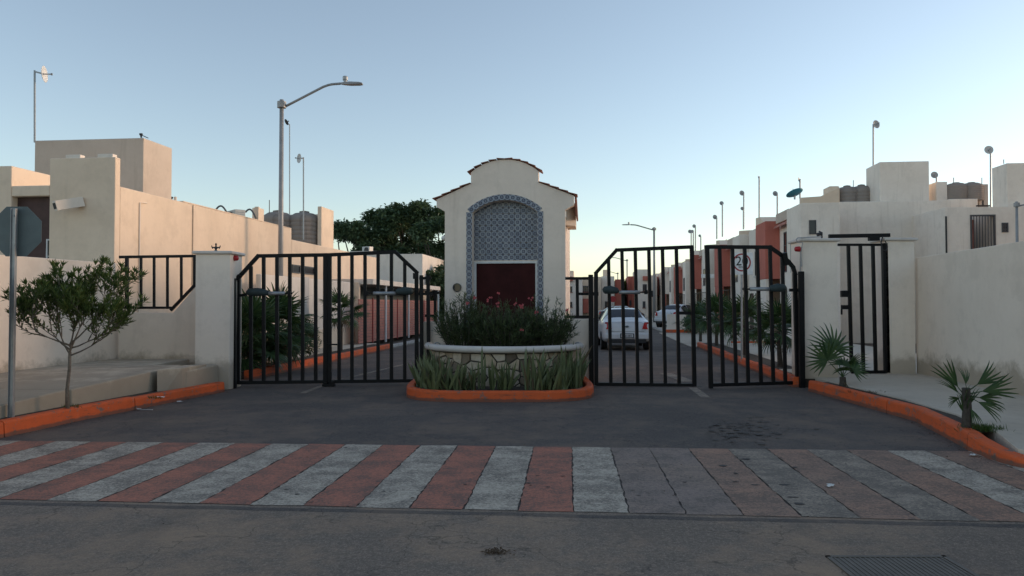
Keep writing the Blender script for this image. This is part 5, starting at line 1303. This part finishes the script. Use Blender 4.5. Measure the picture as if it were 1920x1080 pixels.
# pale blocks of the left row further on, behind the gatehouse
for i, (b_, a_, z_, lab) in enumerate(((60, -12, 5.6, 'far left row house hidden mostly by the gatehouse'), (74, -12, 5.6, 'furthest left row house before the street end'))):
    o = house('row_house', lab, a_, b_, 'far houses of the left row'); blk(o, 'wall', 'cream2', a_ - 6, a_, b_, b_ + 11, 0, z_)
    for k in range(3): window(o, S(a_, b_ + 1.5 + 3 * k, 3.4), tb_, ta, 1.1, 1.2); window(o, S(a_, b_ + 1.5 + 3 * k, .8), tb_, ta, 1.1, 1.2)
# ------------------------------------------------------------------ STREET LAMPS
def street_lamp(label, base, h, arm, dirx, r=.085, rise=.95, name='street_lamp'):
    t = thing(name, label, 'street lamp', tuple(base), 0, 'street lamps'); b = Vector(base)
    mb = MB(); mb.tube([b, b + Vector((0, 0, h * .5)), b + Vector((0, 0, h))], [r, r * .82, r * .68], 12); mb.build('pole', M_['lampgrey'], t, smooth=True)
    mb = MB(); mb.tube([b + Vector((0, 0, h * .968)), b + Vector((0, 0, h * .992))], r * 1.5, 8); mb.build('collar', M_['lampgrey'], t); mb = MB(); mb.tube([b + Vector((0, 0, 0)), b + Vector((0, 0, .03))], r * 2.4, 4); mb.build('base_plate', M_['lampgrey'], t)
    s = b + Vector((dirx * r, 0, h * .972)); e1 = s + Vector((dirx * arm * .55, 0, rise * .88)); e2 = s + Vector((dirx * arm * .68, 0, rise)); e3 = s + Vector((dirx * arm * .80, 0, rise * 1.03))
    mb = MB(); mb.tube([s, s.lerp(e1, .5), e1, e1.lerp(e2, .6) + Vector((0, 0, .01)), e2, e3], r * .42, 8); mb.build('arm', M_['lampgrey'], t, smooth=True)
    mb = MB(); x0 = e3; x1 = s + Vector((dirx * arm * 1.12, 0, rise * 1.02)); L = (x1 - x0).length
    prof = [(0, .03, .05), (.2, .07, .075), (.45, .11, .08), (.85, .12, .06), (1, .10, .03)]
    for t_, w, h_ in prof:
        c = x0.lerp(x1, t_); mb.v += [tuple(c + Vector((0, -w, -h_ * .45))), tuple(c + Vector((0, w, -h_ * .45))), tuple(c + Vector((0, w * .8, h_ * .55))), tuple(c + Vector((0, -w * .8, h_ * .55)))]
    for i in range(4):
        for k in range(4): a = i * 4 + k; c_ = i * 4 + (k + 1) % 4; mb.f.append((a, c_, c_ + 4, a + 4))
    mb.f += [(3, 2, 1, 0), (16, 17, 18, 19)]; hd = mb.build('lamp_head', M_['lampgrey'], t, bevel=.008)
    c = x0.lerp(x1, .22); mb = MB(); mb.lathe([(.05, .03), (.05, .09), (.075, .10), (.08, .19), (.06, .215), (.02, .22)], Matrix.Translation(c), 12); mb.build('photocell', M_['galv'], hd)
    return t
Yl = 21.6; base = P(529.5, 0, Yl); base.z = .15; hh = ZV(187, Yl) - .15
street_lamp('tall street lamp rising behind the left gate, arm bent to the right', base, hh, 2.02, 1, .088, .66)
b1_ = Vector((XU(1227, 62.6), 62.6, .1)); street_lamp('street lamp seen through the right gate, arm to the left, nearest of the right ones', b1_, ZV(426, 62.6) - .1, 2.3, -1, .12, .42)
b2_ = Vector((XU(1176, 104), 104, 0)); street_lamp('middle distant street lamp at the street end behind the second gate bar', b2_, ZV(486, 104), 2.3, -1, .12, .42)
b3_ = Vector((XU(1158.5, 140), 140, 0)); street_lamp('smallest and furthest street lamp at the street end', b3_, ZV(511, 140), 2.4, -1, .13, .42)
b4_ = Vector((XU(1909, 20.5), 20.5, 0)); street_lamp('thin street lamp pole cut off by the right edge behind the wall', b4_, ZV(378, 20.5), 1.4, 1, .05, .22)
# ------------------------------------------------------------------ ROOF ANTENNAS
def dish(label, u, vt, vb, du, dv, rpx, Y, yaw=0, m='dish', tilt=8, pr=.022, flat=1.0, dark=False):
    p0 = P(u, vb + 4, Y); p1 = P(u, vt, Y); t = thing('antenna_mast', label, 'antenna', tuple(p0), 0, 'dish antennas on thin roof masts')
    mb = MB(); mb.tube([p0, p1], pr, 6); mb.build('mast', M_['galv'], t)
    if rpx:
        r = rpx * Y / F; c = P(du, dv, Y); M = Matrix.Translation(c) @ Matrix.Rotation(R(yaw), 4, 'Z') @ Matrix.Rotation(R(90 - tilt), 4, 'X')
        prof = [(.02, -.22 * r), (r * .5, -.17 * r), (r * .85, -.05 * r), (r, .03 * r), (r * .99, .06 * r), (r * .84, .0), (r * .5, -.11 * r), (.02, -.15 * r)]
        mb = MB(); mb.lathe(prof, M, 24); mb.build('dish', M_[m], t, smooth=True)
        mb = MB(); f_ = M @ Vector((0, 0, .75 * r)); mb.tube([M @ Vector((0, 0, -.15 * r)), f_], .012 + r * .02, 5); mb.tube([f_, M @ Vector((0, 0, .9 * r))], .02 + r * .05, 6); mb.build('feed', M_['galv'], t)
        mb = MB(); mb.bar(p1 - Vector((0, 0, .03)), c, .035 + .02 * (Y > 30)); mb.build('bracket', M_['galv'], t)
    return t
dish('tall mast with a pale dish facing right on the left stair tower', 65, 132, 263, 83, 139, 15.5, 19.2, 103, 'whitetrim', 3, .025)
dish('thin mast behind the street lamp with a small dark dish', 543, 233, 398, 537, 229, 6, 27.8, 130, 'blackm', 30, .02)
dish('mast with a grey dish seen edge on, right of the street lamp', 569, 295, 445, 561, 297, 9, 27.5, -48, 'dish', 0, .025)
mb = MB(); mb.tube([P(505, 400, 27), P(505, 375, 27)], .015, 5); tag(mb.build('antenna_rod', M_['blackm'], origin=tuple(P(505, 400, 27))), 'short dark rod above the tanks left of the street lamp', 'antenna')
for args in (('tall mast with a grey dish standing on the near right stair tower', 1637.5, 233, 316, 1643, 233, 8, 32.6, 20), ('mast with a round grey dish left of the far right stair tower', 1857.5, 287, 387, 1854, 281, 8, 31.0, -10),
             ('short mast and dish in the gap beside the near right stair tower', 1756, 332, 372, 1752, 328, 6.5, 34, -10), ('tall bare mast with a tiny head above the red house volume', 1423.5, 331, 412, 1422, 332, 3, 40, 60),
             ('mast with two dishes left of the tall bare mast, upper one', 1394.5, 362, 424, 1391, 362, 5, 46, 10), ('mast with a small dish just under the upper double dish', 1394, 392, 426, 1391.5, 391, 3.5, 45, 10),
             ('mast with a dish above the eave left of the teal dish', 1457.5, 364, 404, 1453.5, 363, 5, 36, 5), ('short mast with a dish above the teal dish', 1500, 338, 368, 1498, 337, 4.5, 34, 50),
             ('mast with a rectangular looking antenna above the second house', 1354.5, 382, 440, 1353, 381, 4, 50, 0), ('mast with a dish left of the rectangular antenna', 1344, 408, 444, 1340.5, 407, 4.5, 52, 10),
             ('tallest of the cluster of far masts with a dish', 1304, 424, 468, 1301.5, 424, 3.5, 66, 0), ('leftmost dish of the far cluster', 1296, 434, 470, 1293.5, 434, 3.6, 70, 0),
             ('dish touching the leftmost one in the far cluster', 1300, 434, 470, 1298, 434, 3.2, 69, 0), ('smallest dish right of the far cluster', 1314, 443, 468, 1312, 442, 2.6, 64, 0)):
    dish(*args, m='dishdark' if args[7] > 31 else 'dish', pr=.016 + args[7] * .0006)
# teal satellite dish
c = P(1490, 362, 33); t = thing('satellite_dish', 'wide teal satellite dish lying tilted on the right row parapet', 'satellite dish', tuple(P(1490, 372, 33)))
M = Matrix.Translation(c) @ Matrix.Rotation(R(-14), 4, 'Y') @ Matrix.Rotation(R(-72 + 50), 4, 'X'); r = 16 * 33 / F
mb = MB(); mb.lathe([(.02, -.28 * r), (r * .5, -.22 * r), (r * .85, -.06 * r), (r, .03 * r), (r * .99, .06 * r), (r * .84, -.01), (r * .5, -.16 * r), (.02, -.2 * r)], M, 28); mb.build('dish', M_['teal'], t, smooth=True)
mb = MB(); mb.tube([P(1490, 374, 33), P(1490, 366, 33)], .04, 6); mb.tube([M @ Vector((0, 0, 0)), M @ Vector((0, 0, .6 * r))], .015, 5); mb.build('mount', M_['galv'], t)
# ------------------------------------------------------------------ SPEED SIGN
Ys = 19.6; t = thing('speed_sign', 'square white speed limit sign reading 20 behind the right gate', 'sign', (XU(1391, Ys), Ys, .15))
mb = MB(); mb.tube([Vector((XU(1391, Ys), Ys + .04, .1)), P(1391, 476, Ys + .04)], .03, 8); mb.build('post', M_['galv'], t)
x0, x1, z0, z1 = XU(1370.5, Ys), XU(1412.5, Ys), ZV(515, Ys), ZV(473.5, Ys); cx, cz = (x0 + x1) / 2, (z0 + z1) / 2
mb = MB(); mb.box(x0, x1, Ys, Ys + .012, z0, z1); mb.build('plate', M_['white'], t, bevel=.004)
mb = MB(); r = 17 * Ys / F; n = 40
for i in range(n):
    a, b = 6.2832 * i / n, 6.2832 * (i + 1) / n; mb.add([(cx + rr * math.cos(q), Ys - .003, cz + .03 + rr * math.sin(q)) for rr, q in ((r, a), (r, b), (r * .84, b), (r * .84, a))], [(0, 1, 2, 3)])
mb.build('ring', M_['signred'], t, recalc=False)
def text(s_, c, size, m, par, rotz=0):
    cu = bpy.data.curves.new('txt', 'FONT'); cu.body = s_; cu.size = size; cu.align_x = 'CENTER'; cu.align_y = 'CENTER'; cu.extrude = .001
    o = bpy.data.objects.new('txt', cu); COL.objects.link(o); dg = bpy.context.evaluated_depsgraph_get(); me = bpy.data.meshes.new_from_object(o.evaluated_get(dg)); bpy.data.objects.remove(o)
    me.materials.clear(); me.materials.append(M_[m]); o = bpy.data.objects.new('lettering', me); COL.objects.link(o); o.parent = par
    Mw = Matrix.Translation(Vector(c)) @ Matrix.Rotation(rotz, 4, 'Z') @ Matrix.Rotation(R(90), 4, 'X'); o.matrix_local = WM[par.name].inverted() @ Mw; WM[o.name] = Mw; return o
text('20', (cx, Ys - .006, cz + .055), .34, 'signblk', t); text('km/h', (cx, Ys - .006, cz - .085), .085, 'signblk', t)
# ------------------------------------------------------------------ CARS
def car(label, loc, rz, paint, plate=True):
    t = thing('parked_car' if paint != 'carw' or not plate else 'car', label, 'car', tuple(loc), rz); Mx = WM[t.name]
    st = [(0.0, .42, .66, .70, .66, .60), (.03, .36, .80, .86, .74, .66), (.10, .30, .93, 1.01, .80, .70), (.30, .26, .96, 1.045, .83, .70), (.62, .24, .96, 1.07, .845, .68), (.95, .23, .96, 1.27, .85, .60), (1.28, .22, .96, 1.425, .85, .555),
          (1.75, .21, .95, 1.475, .85, .56), (2.3, .21, .94, 1.475, .85, .56), (2.65, .21, .93, 1.42, .85, .56), (3.02, .22, .92, 1.19, .845, .62), (3.35, .24, .90, .99, .84, .68), (3.8, .25, .85, .93, .82, .68), (4.15, .28, .74, .82, .76, .62), (4.3, .36, .58, .64, .66, .55)]
    L = []
    for (y, zb, zl, zt, w, wt) in st:
        cabin = zt > zl + .15
        zs = zl + (.035 if cabin else (zt - zl) * .5)
        half = [(0, zb), (w * .9, zb), (w, zb + .10), (w * 1.01, (zb + zl) / 2), (w * .985, zl - .05), (w * .96, zs), ((w * .96 + wt) / 2 + .01, (zs + zt) / 2), (wt, zt - .02), (wt * .75, zt + .0), (0, zt + .012)]
        ring = [(x, y, z) for x, z in half] + [(-x, y, z) for x, z in half[-2:0:-1]]
        L.append(ring)
    n = len(L[0]); mb = MB()
    for r_ in L: mb.v += [tuple(Mx @ Vector(p)) for p in r_]
    for i in range(len(L) - 1):
        for k in range(n): a = i * n + k; b = i * n + (k + 1) % n; mb.f.append((a, b, b + n, a + n))
    mb.f.append(tuple(range(n))[::-1]); mb.f.append(tuple(range((len(L) - 1) * n, len(L) * n)))
    bd = mb.build('body', M_[paint], t, smooth=True); sub = bd.modifiers.new('s', 'SUBSURF'); sub.levels = 1; sub.render_levels = 1
    def q3(i, k, f=0.0): return Vector(L[i][k])
    def patch(name, rows, cols, m, off=.012, parent=t, shrink=.08):
        g = [[Vector(L[i][k % n]) for k in cols] for i in rows]; mb = MB(); c = sum((p for r_ in g for p in r_), Vector()) / (len(rows) * len(cols))
        pts = [p + (c - p) * 0 for r_ in g for p in r_]
        R_, C_ = len(rows), len(cols)
        def nrm(i, j):
            a = g[min(i + 1, R_ - 1)][j] - g[max(i - 1, 0)][j]; b = g[i][min(j + 1, C_ - 1)] - g[i][max(j - 1, 0)]; v_ = a.cross(b); v_ = v_.normalized() if v_.length > 1e-6 else Vector((0, 0, 1))
            return v_ if v_.dot(g[i][j] - Vector((0, g[i][j].y * .6 + .9, .6))) > 0 else -v_
        mb.v = [tuple(Mx @ (g[i][j] + (c - g[i][j]) * shrink + nrm(i, j) * off)) for i in range(R_) for j in range(C_)]
        mb.f = [(i * C_ + j, i * C_ + j + 1, (i + 1) * C_ + j + 1, (i + 1) * C_ + j) for i in range(R_ - 1) for j in range(C_ - 1)]
        return mb.build(name, M_[m], parent, smooth=True)
    patch('rear_window', [4, 5, 6], [7, 8, 9, 10, 11], 'darkglass', .012, shrink=.07); patch('windscreen', [9, 10, 11], [7, 8, 9, 10, 11], 'darkglass', .012)
    for c in ([5, 6, 7], [13, 12, 11]):
        patch('side_window', [5, 6, 7], c, 'darkglass', .012, shrink=.1); patch('side_window', [7, 8, 9, 10], c, 'darkglass', .012, shrink=.08)
    for sx in (-1, 1):
        mb = MB(); p = [Mx @ Vector(v_) for v_ in ((sx * .52, -.035, .76), (sx * .70, .0, .74), (sx * .775, .10, .78), (sx * .775, .14, .90), (sx * .74, .06, .99), (sx * .60, .0, .985))]
        mb.prism(p, (Mx.to_3x3() @ Vector((0, .07, 0)))); mb.build('tail_lamp', M_['tail'], t, bevel=.01)
        mb = MB(); M = Mx @ Matrix.Translation(Vector((sx * .60, 4.22, .62))) @ Matrix.Rotation(R(-90), 4, 'X'); mb.lathe([(.10, -.03), (.11, .02), (.06, .05)], M, 12); mb.build('headlight', M_['whitetrim'], t)
        mb = MB(); M = Mx; mb.box(sx * .84 if sx > 0 else -1.0, 1.0 if sx > 0 else -.84, 2.78, 2.9, .93, 1.06, M); mb.build('mirror', M_[paint], t, bevel=.02)
        for y in (.78, 3.42):
            mb = MB(); M = Mx @ Matrix.Translation(Vector((sx * .70, y, .30))) @ Matrix.Rotation(R(90) * sx, 4, 'Y')
            mb.lathe([(.20, -.05), (.29, -.05), (.30, -.02), (.30, .14), (.285, .165), (.20, .165)], M, 24); wh = mb.build('wheel', M_['tyre'], t, smooth=False)
            mb = MB(); mb.lathe([(.05, .16), (.19, .15), (.195, .167), (.2, .14)], M, 20); mb.build('rim', M_['rim'], wh)
            mb = MB(); mb.lathe([(.34, .12), (.36, .165), (.335, .17), (.33, .12)], M, 24); mb.build('wheel_arch', M_['blackm'], t)
    mb = MB(); mb.box(-.76, .76, -.055, .12, .40, .60, Mx); mb.build('rear_bumper', M_[paint], t, bevel=.035)
    mb = MB(); mb.box(-.66, .66, -.045, .1, .26, .395, Mx); mb.build('lower_valance', M_['blackm'], t, bevel=.02)
    if plate:
        mb = MB(); mb.box(-.24, .24, -.07, -.058, .44, .60, Mx); pf = mb.build('plate_frame', M_['blackm'], t); mb = MB(); mb.box(-.205, .205, -.0735, -.0705, .465, .575, Mx); mb.build('number_plate', M_['plate'], pf)
        for k, x in enumerate((-.14, -.09, -.04, .03, .08, .13)):
            mb = MB(); mb.box(x - .013, x + .013, -.075, -.0737, .485, .55, Mx); 
            if k % 2: mb.box(x - .005, x + .013, -.0757, -.0752, .50, .535, Mx)
            mb.build('plate_mark', M_['signblk'], t)
        mb = MB(); M = Mx @ Matrix.Translation(Vector((0, .0, .84))) @ Matrix.Rotation(R(90), 4, 'X') @ Matrix.Scale(1.8, 4, Vector((1, 0, 0))); mb.lathe([(.032, -.06), (.034, .02), (.02, .028)], M, 16); mb.build('badge', M_['signback_shade'], t)
        mb = MB(); mb.tube([Mx @ Vector((0, 1.5, 1.47)), Mx @ Vector((0, 1.35, 1.58))], .012, 5); mb.build('aerial', M_['blackm'], t)
        mb = MB(); mb.box(-.60, .60, .0, .012, .66, .668, Mx); mb.box(-.52, .52, .04, .06, .985, .992, Mx); mb.build('boot_seam', M_['blackm'], t)
    return t
car('white sedan driving away, seen from behind through the right gate', (XU(1173, 26.2), 25.9, 0), -ST * .6, 'carw')
def car2(*a): return car(*a, plate=False)
car2('white car parked beyond the driveway at the right, half hidden by a gate bar', S(4.5, 48.5, .13), -ST - R(32), 'carw')
car2('dark car parked on the left lane, just left of the white sedan', S(-3.2, 40, 0), -ST, 'card')
car2('green grey car beyond the dark car on the left lane', S(-3.0, 52, 0), -ST, 'carteal')
car2('silver car far down the street behind the roof of the white sedan', S(2.2, 60, 0), -ST, 'cars')
car2('dark car far down the street at the left of the silver car', S(0.3, 68, 0), R(-80), 'card')
# low pale wall blocks and small stop sign far down the street
t = thing('low_wall', 'low pale wall block beyond the driveway behind the right gate', 'wall', tuple(S(4.7, 43.6, .1)), -ST); blk(t, 'wall', 'cream2', 4.15, 5.2, 43.5, 43.7, 0, 1.05)
kerb('driveway_kerb', [S(3.86, 42.3), S(5.4, 42.3)], 3, M_['kerb'], side=1, h=.2)
kerb('driveway_kerb', [S(5.2, 28.9), S(8.8, 30.4)], 4, M_['kerb'], side=1, h=.2)
p = Vector((XU(1149, 75), 75, 0)); t = thing('stop_sign', 'tiny red octagonal sign far down the street over the white sedan', 'sign', tuple(p))
mb = MB(); mb.tube([p, p + Vector((0, 0, 2.3))], .035, 6); mb.build('post', M_['galv'], t)
mb = MB(); mb.prism([p + Vector((.33 * math.cos(R(22.5 + 45 * i)), -.05, 2.15 + .33 * math.sin(R(22.5 + 45 * i)))) for i in range(8)], (0, .01, 0)); mb.build('plate', M_['signred'], t)
# street name blade on a post near the third house
p = ab(1327, 6.2, .13); 
mb = MB(); mb.tube([p, Vector((p.x, p.y, ZV(516, p.y)))], .03, 6); t = thing('street_sign', 'pale horizontal street sign on a thin post left of the speed sign', 'sign', tuple(p)); mb.build('post', M_['galv'], t)
mb = MB(); mb.box(p.x - .35, p.x + .35, p.y - .02, p.y, ZV(521, p.y), ZV(514, p.y)); mb.build('blade', M_['white'], t)
# ------------------------------------------------------------------ BACKGROUND TREES
def big_tree(label, base, h, rx, ry, crown0, n, m, seed, leafL=.3, lobes=16, name='dark_tree'):
    r_ = random.Random(seed); t = thing(name, label, 'tree', tuple(base), 0, 'trees beyond the left houses'); base = Vector(base); tr = MB(); lf = MB()
    tr.tube([base, base + Vector((.1, 0, h * .3)), base + Vector((0, .1, h * .55))], [.28, .22, .12], 8)
    cs = []
    for i in range(lobes):
        az = r_.uniform(0, 6.28); rr = math.sqrt(r_.random()); zz = crown0 + (h - crown0) * (r_.uniform(.1, .95)) * (1 - .30 * rr)
        c = base + Vector((rx * rr * math.cos(az), ry * rr * math.sin(az), zz - base.z)); sr = r_.uniform(.14, .27) * rx + .30; cs.append((c, sr))
        if i % 5 == 1: c.z = base.z + crown0 + sr * r_.uniform(.7, 1.6)
        if i % 4 == 0: c.z = base.z + h - sr * .85 - .9 * rr * rr
        tr.tube([base + Vector((0, 0, h * r_.uniform(.25, .45))), base.lerp(c, .6) + Vector((0, 0, .5)), c], [.10, .06, .02], 5, False)
    for i in range(n):
        c, sr = cs[i % lobes]; d = Vector((r_.gauss(0, 1), r_.gauss(0, 1), r_.gauss(0, 1))).normalized()
        q = c + Vector((d.x, d.y, d.z * .8)) * sr * (r_.random() ** .33) * (1 + .25 * math.sin(d.x * 5 + i % 7)); 
        lf.leaf(q, Vector((r_.uniform(-1, 1), r_.uniform(-1, 1), r_.uniform(-.7, .5))), Vector((r_.uniform(-.6, .6), r_.uniform(-.6, .6), 1)), leafL * r_.uniform(.7, 1.3), leafL * .5)
    tr.build('trunk', M_['barkd'], t); lf.build('crown', m, t, recalc=False); return t
def tbase(u, Y): return (XU(u, Y), Y, 0)
Yt = 48
big_tree('low dark tree at the left end of the tree group', tbase(650, Yt - 1), ZV(412, Yt), 1.6, 1.6, .4, 11000, M_['leafd'], 1)
big_tree('dark tree with a pointed top, second of the group', tbase(682, Yt), ZV(394, Yt), 1.8, 1.8, .4, 17000, M_['leafd'], 2, lobes=26)
big_tree('middle dark tree of the group', tbase(728, Yt + 3), ZV(388, Yt + 3), 1.9, 1.9, .4, 17000, M_['leafd'], 3, lobes=26)
big_tree('tallest dark tree of the group, next to the gatehouse', tbase(782, Yt + 1), ZV(372, Yt + 1), 2.1, 2.1, .4, 22000, M_['leafd'], 4, lobes=32)
big_tree('dark tree partly hidden behind the gatehouse wall', tbase(832, Yt - 2), ZV(400, Yt - 2), 1.7, 1.8, .6, 13000, M_['leafd'], 5, lobes=22)
big_tree('low dark hedge like tree filling the gap left of the gatehouse', tbase(812, 42), 4.2, 1.2, 1.2, .1, 6500, M_['leafd'], 6, lobes=16)
big_tree('yellow green tree at the end of the street between the red houses', tbase(1172, 100), 5.0, 1.3, 1.3, .6, 1800, M_['leafy'], 8, .35, name='yellow_tree')
# the same estate goes on beyond the right edge of the view
ob = house('cream_house', 'cream house beyond the long right wall, outside the right edge of the view', 14.6, 14); blk(ob, 'wall', 'cream', 14.6, 22, 3, 23.5, 0, 5.8); blk(ob, 'stair_tower', 'roofgrey', 16, 19, 8, 12, 5.7, 7.4)
